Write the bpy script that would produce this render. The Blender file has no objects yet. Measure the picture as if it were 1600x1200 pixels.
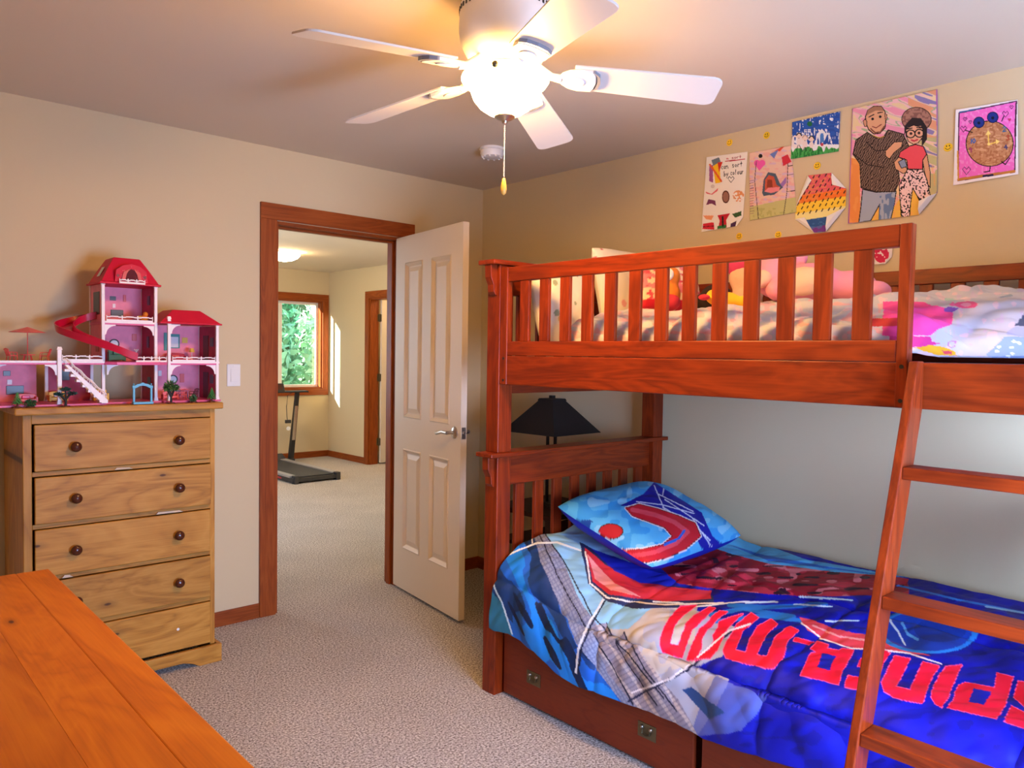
import bpy, bmesh, math, random
import numpy as np
from mathutils import Vector, Matrix, noise as mnoise
random.seed(7)
PI = math.pi
SC = bpy.context.scene
COL = SC.collection
# ------------------------------------------------------------------ camera
CAM = np.array([-3.17994, -3.79077, 1.38934]); FPX = 1194.39
_yaw, _pit, _rol = math.radians(42.3644), math.radians(-2.18875), math.radians(0.89322)
_f = np.array([math.sin(_yaw)*math.cos(_pit), math.cos(_yaw)*math.cos(_pit), math.sin(_pit)])
_r = np.array([math.cos(_yaw), -math.sin(_yaw), 0.0]); _u = np.cross(_r, _f)
CR = _r*math.cos(_rol)+_u*math.sin(_rol); CU = -_r*math.sin(_rol)+_u*math.cos(_rol); CF = _f
cam = bpy.data.cameras.new('camera'); cam_o = bpy.data.objects.new('camera', cam); COL.objects.link(cam_o)
cam.sensor_fit = 'HORIZONTAL'; cam.sensor_width = 36.0; cam.lens = 36.0*FPX/1600; cam.clip_start = 0.05
cam_o.matrix_world = Matrix(((CR[0], CU[0], -CF[0], CAM[0]), (CR[1], CU[1], -CF[1], CAM[1]), (CR[2], CU[2], -CF[2], CAM[2]), (0, 0, 0, 1)))
SC.camera = cam_o
# ------------------------------------------------------------------ sky, sun, daylight, exposure
W = bpy.data.worlds.new('sky'); SC.world = W; W.use_nodes = True
W.node_tree.nodes['Background'].inputs[0].default_value = (0.62, 0.80, 1.0, 1)
W.node_tree.nodes['Background'].inputs[1].default_value = 2.0
def light(name, kind, loc, power, color, direction=None, size=None, size_y=None):
    l = bpy.data.lights.new(name, kind); l.energy = power; l.color = color
    o = bpy.data.objects.new(name, l); COL.objects.link(o); o.location = loc
    if direction is not None: o.rotation_euler = Vector(direction).to_track_quat('-Z', 'Y').to_euler()
    if size: l.shape = 'RECTANGLE'; l.size = size; l.size_y = size_y
    return o
sun = light('sun', 'SUN', (-6, 8, 6), 34.0, (1.0, 0.93, 0.82), (3.0, -1.0, -0.89)); sun.data.angle = math.radians(0.6)
light('daylight_bedroom_window', 'AREA', (-1.75, -4.63, 0.98), 250, (0.42, 0.58, 1.0), (0.95, 0.85, -0.6), 1.6, 1.0)
light('daylight_hall_window', 'AREA', (-1.93, 2.6, 1.5), 60, (0.66, 0.80, 1.0), (1, 0, -0.2), 1.5, 1.2)
SC.view_settings.view_transform = 'Standard'; SC.view_settings.look = 'None'
SC.view_settings.gamma = 1.0; SC.view_settings.use_curve_mapping = False
SC.view_settings.exposure = -0.05
# ------------------------------------------------------------------ helpers
def s2l(c):
    if isinstance(c, str):
        c = c.lstrip('#'); c = tuple(int(c[i:i+2], 16)/255 for i in (0, 2, 4))
    return tuple((v/12.92 if v <= .04045 else ((v+.055)/1.055)**2.4) for v in c[:3])
class MB:
    """collects shapes; build() links them as ONE mesh object in its parent's frame"""
    def __init__(s, org=(0, 0, 0)): s.v = []; s.f = []; s.m = []; s.org = Vector(org)
    def raw(s, vs, fs, mi=0):
        b = len(s.v); s.v += [tuple(v) for v in vs]; s.f += [tuple(i+b for i in f) for f in fs]; s.m += [mi]*len(fs); return s
    def box(s, x0, x1, y0, y1, z0, z1, mi=0):
        vs = [(x, y, z) for x in (x0, x1) for y in (y0, y1) for z in (z0, z1)]
        return s.raw(vs, [(0, 1, 3, 2), (4, 6, 7, 5), (0, 4, 5, 1), (2, 3, 7, 6), (0, 2, 6, 4), (1, 5, 7, 3)], mi)
    def prism(s, pts, axis, a, b, mi=0):
        """2-D outline extruded along axis; pts are the other two coords in xyz order"""
        def P(p, t):
            q = list(p); q.insert('xyz'.index(axis), t); return q
        n = len(pts); vs = [P(p, a) for p in pts]+[P(p, b) for p in pts]
        fs = [tuple(range(n))[::-1], tuple(range(n, 2*n))]+[(i, (i+1) % n, n+(i+1) % n, n+i) for i in range(n)]
        return s.raw(vs, fs, mi)
    def frustum(s, c, h, a, b, n=4, rot=PI/4, mi=0, sy=1.0):
        vs = []
        for z, r in ((0, a), (h, b)):
            for i in range(n):
                t = rot+2*PI*i/n; vs.append((c[0]+r*math.cos(t), c[1]+r*math.sin(t)*sy, c[2]+z))
        fs = [tuple(range(n))[::-1], tuple(range(n, 2*n))]+[(i, (i+1) % n, n+(i+1) % n, n+i) for i in range(n)]
        return s.raw(vs, fs, mi)
    def lathe(s, prof, c=(0, 0, 0), n=24, axis='z', mi=0, a0=0, a1=2*PI):
        full = abs(a1-a0-2*PI) < 1e-6; k = n if full else n+1; vs = []; fs = []
        for r, h in prof:
            for i in range(k):
                t = a0+(a1-a0)*i/n; x, y, z = r*math.cos(t), r*math.sin(t), h
                if axis == 'x': x, y, z = z, x, y
                if axis == 'y': x, y, z = x, z, y
                vs.append((c[0]+x, c[1]+y, c[2]+z))
        for j in range(len(prof)-1):
            for i in range(n):
                i2 = (i+1) % k; fs.append((j*k+i, j*k+i2, (j+1)*k+i2, (j+1)*k+i))
        return s.raw(vs, fs, mi)
    def tube(s, path, r, n=8, mi=0, caps=True):
        P = [Vector(p) for p in path]; R = r if isinstance(r, (list, tuple)) else [r]*len(P); vs = []; fs = []
        up = Vector((0, 0, 1))
        for i, p in enumerate(P):
            t = (P[min(i+1, len(P)-1)]-P[max(i-1, 0)]).normalized()
            a = up if abs(t.dot(up)) < .95 else Vector((1, 0, 0))
            u = t.cross(a).normalized(); w = u.cross(t)
            for k in range(n):
                q = 2*PI*k/n; vs.append(p+u*R[i]*math.cos(q)+w*R[i]*math.sin(q))
        for i in range(len(P)-1):
            for k in range(n): fs.append((i*n+k, i*n+(k+1) % n, (i+1)*n+(k+1) % n, (i+1)*n+k))
        if caps: fs += [tuple(range(n))[::-1], tuple(range((len(P)-1)*n, len(P)*n))]
        return s.raw(vs, fs, mi)
    def sweep(s, path, prof, mi=0, closed=True):
        """profile (side, up) carried along a path, kept upright"""
        P = [Vector(p) for p in path]; n = len(prof); vs = []; fs = []
        for i, p in enumerate(P):
            t = P[min(i+1, len(P)-1)]-P[max(i-1, 0)]; t.z = 0; t.normalize()
            u = Vector((t.y, -t.x, 0))
            for a, b in prof: vs.append(p+u*a+Vector((0, 0, b)))
        m = n if closed else n-1
        for i in range(len(P)-1):
            for k in range(m): fs.append((i*n+k, i*n+(k+1) % n, (i+1)*n+(k+1) % n, (i+1)*n+k))
        if closed: fs += [tuple(range(n))[::-1], tuple(range((len(P)-1)*n, len(P)*n))]
        return s.raw(vs, fs, mi)
    def ball(s, c, r, n=12, sc=(1, 1, 1), mi=0):
        m = n//2; prof = [(max(1e-5, math.sin(PI*j/m)), -math.cos(PI*j/m)) for j in range(m+1)]
        b = len(s.v); s.lathe(prof, (0, 0, 0), n, 'z', mi)
        for i in range(b, len(s.v)):
            v = s.v[i]; s.v[i] = (c[0]+v[0]*r*sc[0], c[1]+v[1]*r*sc[1], c[2]+v[2]*r*sc[2])
        return s
    def turn(s, start, pivot, rz):
        ca, sa = math.cos(rz), math.sin(rz)
        for i in range(start, len(s.v)):
            x, y, z = s.v[i]; x -= pivot[0]; y -= pivot[1]; s.v[i] = (pivot[0]+ca*x-sa*y, pivot[1]+sa*x+ca*y, z)
        return s
    def build(s, name, mats, parent=None, smooth=False, bevel=0, fix=True, seg=2):
        me = bpy.data.meshes.new(name); o = s.org
        me.from_pydata([(x-o.x, y-o.y, z-o.z) for x, y, z in s.v], [], s.f)
        mats = mats if isinstance(mats, (list, tuple)) else [mats]
        for m in mats: me.materials.append(m)
        if len(mats) > 1: me.polygons.foreach_set('material_index', s.m)
        if fix:
            bm = bmesh.new(); bm.from_mesh(me); bmesh.ops.recalc_face_normals(bm, faces=bm.faces); bm.to_mesh(me); bm.free()
        if smooth:
            me.polygons.foreach_set('use_smooth', [True]*len(me.polygons))
            if smooth != 'all': me.set_sharp_from_angle(angle=math.radians(40))
        me.update()
        ob = bpy.data.objects.new(name, me); COL.objects.link(ob)
        if parent is not None: ob.parent = parent
        else: ob.location = o
        if bevel:
            md = ob.modifiers.new('edge', 'BEVEL'); md.width = bevel; md.segments = seg; md.limit_method = 'ANGLE'; md.angle_limit = math.radians(40)
        return ob
def tag(o, label, cat, group=None, kind=None):
    o['label'] = label; o['category'] = cat
    if group: o['group'] = group
    if kind: o['kind'] = kind
    return o
def thing(name, label, cat, loc=(0, 0, 0), rz=0, group=None, kind=None):
    o = bpy.data.objects.new(name, None); COL.objects.link(o); o.empty_display_size = .05
    o.location = loc; o.rotation_euler = (0, 0, rz); return tag(o, label, cat, group, kind)
def dup_mesh(o, parent, loc):
    c = o.copy(); COL.objects.link(c); c.parent = parent; c.location = loc; return c
# ------------------------------------------------------------------ materials
def mat(name):
    m = bpy.data.materials.new(name); m.use_nodes = True; nt = m.node_tree
    return m, nt, nt.nodes['Principled BSDF']
def nd(nt, t, **k):
    n = nt.nodes.new(t)
    for a, b in k.items(): setattr(n, a, b)
    return n
def ramp(nt, fac, stops):
    r = nd(nt, 'ShaderNodeValToRGB'); cr = r.color_ramp
    while len(cr.elements) < len(stops): cr.elements.new(.5)
    for e, (p, c) in zip(cr.elements, stops): e.position = p; e.color = (*c[:3], 1)
    nt.links.new(fac, r.inputs[0]); return r.outputs[0]
def bump(nt, b, h, strength, dist=.002):
    n = nd(nt, 'ShaderNodeBump'); n.inputs['Strength'].default_value = strength; n.inputs['Distance'].default_value = dist
    nt.links.new(h, n.inputs['Height']); nt.links.new(n.outputs[0], b.inputs['Normal'])
def noise(nt, vec, scale, detail=3, rough=.5, dist=0):
    n = nd(nt, 'ShaderNodeTexNoise'); n.inputs['Scale'].default_value = scale; n.inputs['Detail'].default_value = detail
    n.inputs['Roughness'].default_value = rough; n.inputs['Distortion'].default_value = dist
    if vec is not None: nt.links.new(vec, n.inputs['Vector'])
    return n.outputs['Fac']
def objvec(nt, scale=(1, 1, 1), rnd=True):
    tc = nd(nt, 'ShaderNodeTexCoord'); mp = nd(nt, 'ShaderNodeMapping'); mp.inputs['Scale'].default_value = scale
    if rnd:
        oi = nd(nt, 'ShaderNodeObjectInfo'); mu = nd(nt, 'ShaderNodeVectorMath', operation='ADD'); sc = nd(nt, 'ShaderNodeMath', operation='MULTIPLY')
        sc.inputs[1].default_value = 37.0; nt.links.new(oi.outputs['Random'], sc.inputs[0])
        nt.links.new(tc.outputs['Object'], mu.inputs[0]); nt.links.new(sc.outputs[0], mu.inputs[1]); nt.links.new(mu.outputs[0], mp.inputs[0])
    else: nt.links.new(tc.outputs['Object'], mp.inputs[0])
    return mp.outputs[0]
def plain(name, c, rough=.5, metal=0, bmp=0, bscale=300, spec=.5, var=0, vscale=6):
    m, nt, b = mat(name); c = s2l(c) if isinstance(c, str) else c
    b.inputs['Base Color'].default_value = (*c, 1); b.inputs['Roughness'].default_value = rough; b.inputs['Metallic'].default_value = metal
    b.inputs['Specular IOR Level'].default_value = spec
    if var:
        f = noise(nt, objvec(nt), vscale, 4)
        nt.links.new(ramp(nt, f, [(.3, tuple(v*(1-var) for v in c)), (.7, tuple(min(1, v*(1+var)) for v in c))]), b.inputs['Base Color'])
    if bmp: bump(nt, b, noise(nt, objvec(nt, rnd=False), bscale, 2), bmp)
    return m
def wood(name, stops, axis, rough=.35, rings=5.0, knots=0, tone=.18, coat=0, fine=1.0, flat=None, spec=.3):
    m, nt, b = mat(name); L = nt.links
    def sc(al, ac): return tuple(al if a == axis else ac for a in 'xyz')
    big = noise(nt, objvec(nt, sc(.9, rings)), 1.6, 3, .5, 1.6)
    w = nd(nt, 'ShaderNodeMath', operation='MULTIPLY'); w.inputs[1].default_value = 9.0; L.new(big, w.inputs[0])
    fr = nd(nt, 'ShaderNodeMath', operation='PINGPONG'); fr.inputs[1].default_value = 1.0; L.new(w.outputs[0], fr.inputs[0])
    fine_n = noise(nt, objvec(nt, sc(4, 160)), 1.0, 4, .6)
    mix = nd(nt, 'ShaderNodeMix'); mix.inputs[0].default_value = .62; L.new(fr.outputs[0], mix.inputs[2]); L.new(fine_n, mix.inputs[3])
    col = ramp(nt, mix.outputs[0], [(p, s2l(c)) for p, c in stops])
    oi = nd(nt, 'ShaderNodeObjectInfo'); mr = nd(nt, 'ShaderNodeMapRange'); L.new(oi.outputs['Random'], mr.inputs[0])
    mr.inputs[3].default_value = 1-tone; mr.inputs[4].default_value = 1+tone
    hs = nd(nt, 'ShaderNodeHueSaturation'); L.new(mr.outputs[0], hs.inputs['Value']); L.new(col, hs.inputs['Color']); out = hs.outputs[0]
    if knots:
        vo = nd(nt, 'ShaderNodeTexVoronoi'); vo.inputs['Scale'].default_value = knots; kv = objvec(nt, sc(.8, 1.9))
        if flat:
            vo.voronoi_dimensions = '2D'; sx = nd(nt, 'ShaderNodeSeparateXYZ'); cx = nd(nt, 'ShaderNodeCombineXYZ'); L.new(kv, sx.inputs[0])
            for i, a in enumerate([a for a in range(3) if 'xyz'[a] != flat]): L.new(sx.outputs[a], cx.inputs[i])
            kv = cx.outputs[0]
        L.new(kv, vo.inputs['Vector'])
        ring = ramp(nt, vo.outputs['Distance'], [(.0, (.9, .9, .9)), (.030, (.8, .8, .8)), (.045, (.30, .30, .30)), (.15, (0, 0, 0))])
        sep = nd(nt, 'ShaderNodeSeparateColor'); L.new(vo.outputs['Color'], sep.inputs[0])
        gt = nd(nt, 'ShaderNodeMath', operation='GREATER_THAN'); gt.inputs[1].default_value = .60; L.new(sep.outputs[0], gt.inputs[0])
        mu = nd(nt, 'ShaderNodeMath', operation='MULTIPLY'); L.new(ring, mu.inputs[0]); L.new(gt.outputs[0], mu.inputs[1])
        kx = nd(nt, 'ShaderNodeMix', data_type='RGBA'); L.new(mu.outputs[0], kx.inputs[0]); L.new(out, kx.inputs[6]); kx.inputs[7].default_value = (*s2l('#3a1a0c'), 1); out = kx.outputs[2]
    L.new(out, b.inputs['Base Color']); b.inputs['Roughness'].default_value = rough; b.inputs['Specular IOR Level'].default_value = spec
    if coat: b.inputs['Coat Weight'].default_value = coat; b.inputs['Coat Roughness'].default_value = .15
    bump(nt, b, fine_n, .12*fine, .001); return m
def woods(name, stops, **k): return {a: wood('%s_%s' % (name, a), stops, a, **k) for a in 'xyz'}
def emit(name, c, strength, base=(1, 1, 1)):
    m, nt, b = mat(name); b.inputs['Base Color'].default_value = (*base, 1)
    b.inputs['Emission Color'].default_value = (*c, 1); b.inputs['Emission Strength'].default_value = strength; return m
def vcol(name, rough=.85, weave=0, sheen=0):
    m, nt, b = mat(name); a = nd(nt, 'ShaderNodeVertexColor'); a.layer_name = 'print'
    nt.links.new(a.outputs[0], b.inputs['Base Color']); b.inputs['Roughness'].default_value = rough
    b.inputs['Sheen Weight'].default_value = sheen; b.inputs['Specular IOR Level'].default_value = .3
    if weave: bump(nt, b, noise(nt, objvec(nt, rnd=False), weave, 2), .25, .001)
    return m
M = {}
M['wall'] = plain('wall_paint', (.66, .535, .33), .75, bmp=.08, bscale=220, spec=.25)
M['ceil'] = plain('ceiling_paint', (.70, .60, .46), .9, bmp=.1, bscale=160, spec=.2)
BED = [(.1, '#561604'), (.45, '#7a2808'), (.75, '#8e320b'), (1, '#671d04')]
M['bed'] = woods('bed_wood', BED, rough=.38, rings=7, tone=.10)
FIR = [(.1, '#70300a'), (.45, '#8c4010'), (.8, '#9c4e1a'), (1, '#78340c')]
M['trim'] = woods('fir_trim', FIR, rough=.45, rings=9, tone=.06)
PINE = [(.1, '#845420'), (.4, '#ac7428'), (.75, '#bf883a'), (1, '#925e22')]
M['pine'] = woods('pine', PINE, rough=.5, rings=4, knots=3.8, tone=.10, flat='y')
ORA = [(.1, '#aa5a0a'), (.45, '#c66e0c'), (.8, '#d47e16'), (1, '#b8620a')]
M['orange'] = woods('orange_pine', ORA, rough=.42, rings=3.5, knots=4.2, tone=.16, flat='z', spec=.2)
M['white'] = plain('white_enamel', (.80, .77, .72), .4)
M['door'] = plain('door_paint', (.74, .64, .51), .45, bmp=.05, bscale=90)
M['plast'] = plain('white_plastic', (.82, .80, .76), .35)
M['nickel'] = plain('satin_nickel', (.55, .50, .44), .28, 1.0)
M['chrome'] = plain('chrome', (.75, .75, .75), .15, 1.0)
M['black'] = plain('black_metal', (.012, .011, .012), .45)
M['dark'] = plain('dark_plastic', (.02, .02, .024), .5)
M['brass'] = plain('aged_brass', (.16, .13, .07), .45, .8)
M['knob'] = plain('dark_knob_wood', '#4a2010', .2)
def carpet_mat():
    m, nt, b = mat('carpet'); v = objvec(nt, rnd=False)
    f = noise(nt, v, 120, 4, .75); g = noise(nt, v, 2.2, 3)
    c = ramp(nt, f, [(.36, s2l('#5c524c')), (.46, s2l('#b8ada5')), (.53, s2l('#ddd4cc')), (.62, s2l('#fffaf4'))])
    c2 = ramp(nt, g, [(.35, (.9, .9, .9)), (.65, (1, 1, 1))])
    mx = nd(nt, 'ShaderNodeMix', data_type='RGBA', blend_type='MULTIPLY'); mx.inputs[0].default_value = 1
    nt.links.new(c, mx.inputs[6]); nt.links.new(c2, mx.inputs[7]); nt.links.new(mx.outputs[2], b.inputs['Base Color'])
    b.inputs['Roughness'].default_value = 1; b.inputs['Specular IOR Level'].default_value = .05
    bump(nt, b, noise(nt, v, 130, 3, .7), 1.0, .012); return m
M['carpet'] = carpet_mat()
def pane_mat():
    m = bpy.data.materials.new('window_glass'); m.use_nodes = True; nt = m.node_tree; nt.nodes.clear()
    o = nd(nt, 'ShaderNodeOutputMaterial'); x = nd(nt, 'ShaderNodeMixShader'); t = nd(nt, 'ShaderNodeBsdfTransparent'); g = nd(nt, 'ShaderNodeBsdfGlossy')
    g.inputs['Roughness'].default_value = .02; x.inputs[0].default_value = .06; t.inputs[0].default_value = (.96, 1, .98, 1)
    nt.links.new(t.outputs[0], x.inputs[1]); nt.links.new(g.outputs[0], x.inputs[2]); nt.links.new(x.outputs[0], o.inputs[0]); return m
M['pane'] = pane_mat()
# ================================================================== room shell
H = 2.44
XL, YB = -3.85, -4.62          # walls behind and beside the camera
def struct(name, mb, m, label, cat, bevel=0, smooth=False):
    return tag(mb.build(name, m, bevel=bevel, smooth=smooth), label, cat, kind='structure')
struct('floor', MB().box(XL-.12, 3.3, YB-.12, 5.5, -.10, 0), M['carpet'], 'beige speckled carpet running from bedroom into the hall', 'floor')
struct('ceiling', MB().box(XL-.12, 3.3, YB-.12, 5.5, H, H+.1), M['ceil'], 'off-white flat ceiling over bedroom and hall', 'ceiling')
OX0, OX1, OZ = -1.403, -.622, 2.066       # door opening
wa = MB(); wa.box(XL-.12, OX0, 0, .12, 0, H).box(OX1, 2.0, 0, .12, 0, H).box(OX0, OX1, 0, .12, OZ, H)
struct('wall_back', wa, M['wall'], 'tan painted wall with the doorway to the hall', 'wall')
struct('wall_right', MB().box(0, .12, YB-.12, 0, 0, H), M['wall'], 'tan painted wall with drawings behind the bunk bed', 'wall')
struct('wall_left', MB().box(XL-.12, XL, YB-.12, 0, 0, H), M['wall'], 'tan painted wall beside the low pine table', 'wall')
WX0, WX1, WZ0, WZ1 = -2.60, -.90, .45, 1.52
wf = MB(); wf.box(XL, WX0, YB-.12, YB, 0, H).box(WX1, 0, YB-.12, YB, 0, H).box(WX0, WX1, YB-.12, YB, 0, WZ0).box(WX0, WX1, YB-.12, YB, WZ1, H)
struct('wall_front', wf, M['wall'], 'tan painted wall with a wide bedroom window', 'wall')
def casing_window(name, label, axis_y, x0, x1, z0, z1, yin, into, cw=.085, sash=None):
    """window in a wall parallel to x; yin = room face, into = +1 when outside is +y"""
    w = thing(name, label, 'window', ((x0+x1)/2, yin, z0), kind='structure'); o = w.location
    t = .018; a, b = sorted((yin, yin-into*t))
    for nm, bx, ax in (('casing', (x0-cw, x1+cw, a, b, z1, z1+cw), 'x'), ('casing', (x0-cw, x1+cw, a, b, z0-cw, z0), 'x'),
                   ('casing', (x0-cw, x0, a, b, z0, z1), 'z'), ('casing', (x1, x1+cw, a, b, z0, z1), 'z')):
        MB(o).box(*bx).build(nm, M['trim'][ax], w, bevel=.002)
    j = .02; a, b = sorted((yin, yin+into*.12))
    for nm, bx, ax in (('jamb', (x0, x1, a, b, z1-j, z1), 'x'), ('jamb', (x0, x1, a, b, z0, z0+j), 'x'), ('jamb', (x0, x0+j, a, b, z0+j, z1-j), 'z'), ('jamb', (x1-j, x1, a, b, z0+j, z1-j), 'z')):
        MB(o).box(*bx).build(nm, M['trim'][ax], w)
    xs = [x0+j, sash if sash else (x0+x1)/2, x1-j]; ym = yin+into*.075; f = .034
    for k in range(2):
        c0, c1 = xs[k], xs[k+1]; yy = ym+into*.012*k
        fr = MB(o); A, B = yy-.012, yy+.012; zb, zt = z0+j, z1-j
        fr.box(c0, c1, A, B, zb, zb+f).box(c0, c1, A, B, zt-f, zt).box(c0, c0+f, A, B, zb+f, zt-f).box(c1-f, c1, A, B, zb+f, zt-f)
        so = fr.build('sash_frame', M['white'], w, bevel=.003)
        MB(o).box(c0+f, c1-f, yy-.003, yy+.003, zb+f, zt-f).build('pane', M['pane'], so)
    return w
casing_window('window_2', 'sliding bedroom window with fir casing beyond the bunk bed foot', 1, WX0, WX1, WZ0, WZ1, YB, -1)
# ------------------------------------------------------------------ doorway trim
def trim(name, boxes, label):
    w = thing(name, label, 'trim', (OX0, 0, 0), kind='structure')
    for nm, bx, ax in boxes: MB(w.location).box(*bx).build(nm, M['trim'][ax], w, bevel=.002)
    return w
cw = .085
for n, (ya, yb, lab) in enumerate(((-.018, 0, 'fir door casing around the bedroom doorway'), (.12, .138, 'fir door casing on the hall side of the doorway'))):
    trim('trim_%d' % (n+1), [('casing', (OX0-cw, OX1+cw, ya, yb, OZ+.002, OZ+cw), 'x'), ('casing', (OX0-cw, OX0+.002, ya, yb, 0, OZ+.002), 'z'), ('casing', (OX1-.002, OX1+cw, ya, yb, 0, OZ+.002), 'z')], lab)
trim('trim_3', [('jamb', (OX0, OX0+.018, 0, .12, 0, OZ), 'z'), ('jamb', (OX1-.018, OX1, 0, .12, 0, OZ), 'z'), ('jamb', (OX0+.018, OX1-.018, 0, .12, OZ-.018, OZ), 'x'),
    ('stop', (OX0+.018, OX0+.03, .05, .085, 0, OZ-.018), 'z'), ('stop', (OX1-.03, OX1-.018, .05, .085, 0, OZ-.018), 'z'), ('stop', (OX0+.03, OX1-.03, .05, .085, OZ-.03, OZ-.018), 'x')], 'fir door jamb lining the bedroom doorway')
def base(name, bx, ax, lab):
    struct(name, MB().box(*bx), M['trim'][ax], lab, 'baseboard', bevel=.003)
BH = .075
base('baseboard_back', (XL, OX0-cw, -.014, 0, 0, BH), 'x', 'fir baseboard between dresser and doorway')
base('baseboard_corner', (OX1+cw, 0, -.014, 0, 0, BH), 'x', 'fir baseboard behind the open door')
base('baseboard_right', (-.014, 0, YB, -.014, 0, BH), 'y', 'fir baseboard along the bunk bed wall')
base('baseboard_left', (XL, XL+.014, YB, -.014, 0, BH), 'y', 'fir baseboard along the pine table wall')
base('baseboard_front', (XL+.014, -.014, YB, YB+.014, 0, BH), 'x', 'fir baseboard under the bedroom window')
# ------------------------------------------------------------------ the open door
def make_door():
    hx, hy = -.645, -.012; lx, ly = -.742, -.757
    ang = math.atan2(ly-hy, lx-hx); Wd = .752
    d = thing('door_1', 'open white four-panel door with lever handle', 'door', (hx, hy, 0), ang, kind='structure')
    # local x runs from hinge to latch, local y>0 is the side away from the camera... thickness centred
    T = .0175; z0, z1 = .02, 2.056
    st = .115; mid = .10; xs = [(st, (Wd-mid)/2), ((Wd+mid)/2, Wd-st)]
    zs = [(.26, .84), (1.02, 1.905)]
    fr = MB()
    fr.box(0, st, -T, T, z0, z1).box(Wd-st, Wd, -T, T, z0, z1).box((Wd-mid)/2, (Wd+mid)/2, -T, T, z0, z1)
    for a, b in xs:
        fr.box(a, b, -T, T, z0, zs[0][0]).box(a, b, -T, T, zs[0][1], zs[1][0]).box(a, b, -T, T, zs[1][1], z1)
    fr.build('door_frame', M['door'], d)
    for a, b in xs:
        for c, e in zs:
            p = MB()
            for sg in (-1, 1):
                lv = [(0, T), (.006, T+.004), (.016, T-.004), (.024, T-.011), (.030, T-.011), (.055, T-.003)]
                rings = []
                for ins, dep in lv: rings.append([(a+ins, sg*dep, c+ins), (b-ins, sg*dep, c+ins), (b-ins, sg*dep, e-ins), (a+ins, sg*dep, e-ins)])
                vs = [q for r in rings for q in r]; fs = []
                for i in range(len(rings)-1):
                    for k in range(4): fs.append((i*4+k, i*4+(k+1) % 4, (i+1)*4+(k+1) % 4, (i+1)*4+k))
                fs.append(tuple(range(len(vs)-4, len(vs)))); p.raw(vs, fs)
            p.build('door_panel', M['door'], d)
    for sg in (-1, 1):
        zc = .985; x = Wd-.062
        lever = MB()
        lever.lathe([(.0001, sg*(T+.012)), (.022, sg*(T+.011)), (.031, sg*(T+.005)), (.032, sg*T)], (x, 0, zc), 20, 'y')
        lever.tube([(x, sg*(T+.008), zc), (x, sg*(T+.05), zc)], .009, 10)
        lever.tube([(x+.006, sg*(T+.048), zc), (x-.04, sg*(T+.050), zc+.002), (x-.075, sg*(T+.050), zc-.006), (x-.10, sg*(T+.049), zc-.012), (x-.118, sg*(T+.047), zc-.008)], [.010, .009, .0085, .008, .006], 10)
        lever.build('lever_handle', M['nickel'], d, smooth=True)
    lt = MB(); lt.box(Wd, Wd+.001, -.012, .012, .955, 1.015).tube([(Wd, 0, .985), (Wd+.012, 0, .985)], .008, 10)
    lt.build('latch', M['nickel'], d)
    for z in (.25, 1.05, 1.85):
        MB().tube([(-.004, .012, z-.045), (-.004, .012, z+.045)], .006, 8).build('hinge', M['brass'], d)
make_door()
# ================================================================== hall
HX, HY, HL = 1.875, 5.38, -2.0
VX0, VX1, VZ0, VZ1 = .62, 1.775, .905, 2.055
wh = MB(); wh.box(HL-.12, VX0, HY, HY+.12, 0, H).box(VX1, 3.3, HY, HY+.12, 0, H).box(VX0, VX1, HY, HY+.12, 0, VZ0).box(VX0, VX1, HY, HY+.12, VZ1, H)
struct('wall_hall_back', wh, M['wall'], 'tan hall wall with the garden window', 'wall')
DY0, DY1 = 3.60, 4.37
wr = MB(); wr.box(HX, HX+.12, DY1, HY, 0, H).box(HX, HX+.12, .12, DY0, 0, H).box(HX, HX+.12, DY0, DY1, 2.06, H)
struct('wall_hall_right', wr, M['wall'], 'tan hall wall with sunlight and an open doorway', 'wall')
HWZ = (.9, 2.1)
wl = MB(); wl.box(HL-.12, HL, .12, 1.85, 0, H).box(HL-.12, HL, 3.35, HY, 0, H).box(HL-.12, HL, 1.85, 3.35, 0, .9).box(HL-.12, HL, 1.85, 3.35, 2.1, H)
struct('wall_hall_left', wl, M['wall'], 'tan hall wall with a side window opening', 'wall')
sr = MB(); sr.box(3.18, 3.3, 2.9, HY, 0, H).box(HX+.12, 3.3, 2.78, 2.9, 0, H)
struct('wall_side_room', sr, M['wall'], 'tan walls of the side room beyond the hall doorway', 'wall')
casing_window('window_1', 'hall window with fir casing looking onto green trees', 1, VX0, VX1, VZ0, VZ1, HY, 1, sash=1.215)
base('baseboard_hall_back', (HL, HX, HY-.014, HY, 0, .08), 'x', 'fir baseboard under the hall window')
base('baseboard_hall_right', (HX-.014, HX, DY1+cw, HY-.014, 0, .08), 'y', 'fir baseboard along the sunlit hall wall')
w = thing('trim_4', 'fir casing and jamb of the hall side doorway', 'trim', (HX, DY1, 0), kind='structure')
for nm, bx, ax in (('casing', (HX-.018, HX, DY1-.004, DY1+cw, 0, 2.064), 'z'), ('casing', (HX-.018, HX, DY0-cw, DY0+.004, 0, 2.064), 'z'), ('casing', (HX-.018, HX, DY0-cw, DY1+cw, 2.056, 2.056+cw), 'y'),
                   ('jamb', (HX, HX+.12, DY1-.018, DY1, 0, 2.06), 'z'), ('jamb', (HX, HX+.12, DY0, DY0+.018, 0, 2.06), 'z'), ('jamb', (HX, HX+.12, DY0+.018, DY1-.018, 2.042, 2.06), 'y')):
    MB(w.location).box(*bx).build(nm, M['trim'][ax], w, bevel=.002)
d2 = thing('door_2', 'cream flat door standing open in the hall side doorway', 'door', (HX+.125, DY1-.02, 0), kind='structure')
MB(d2.location).box(HX+.135, HX+.88, DY1-.062, DY1-.027, .02, 2.04).build('door_slab', M['door'], d2, bevel=.002)
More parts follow.
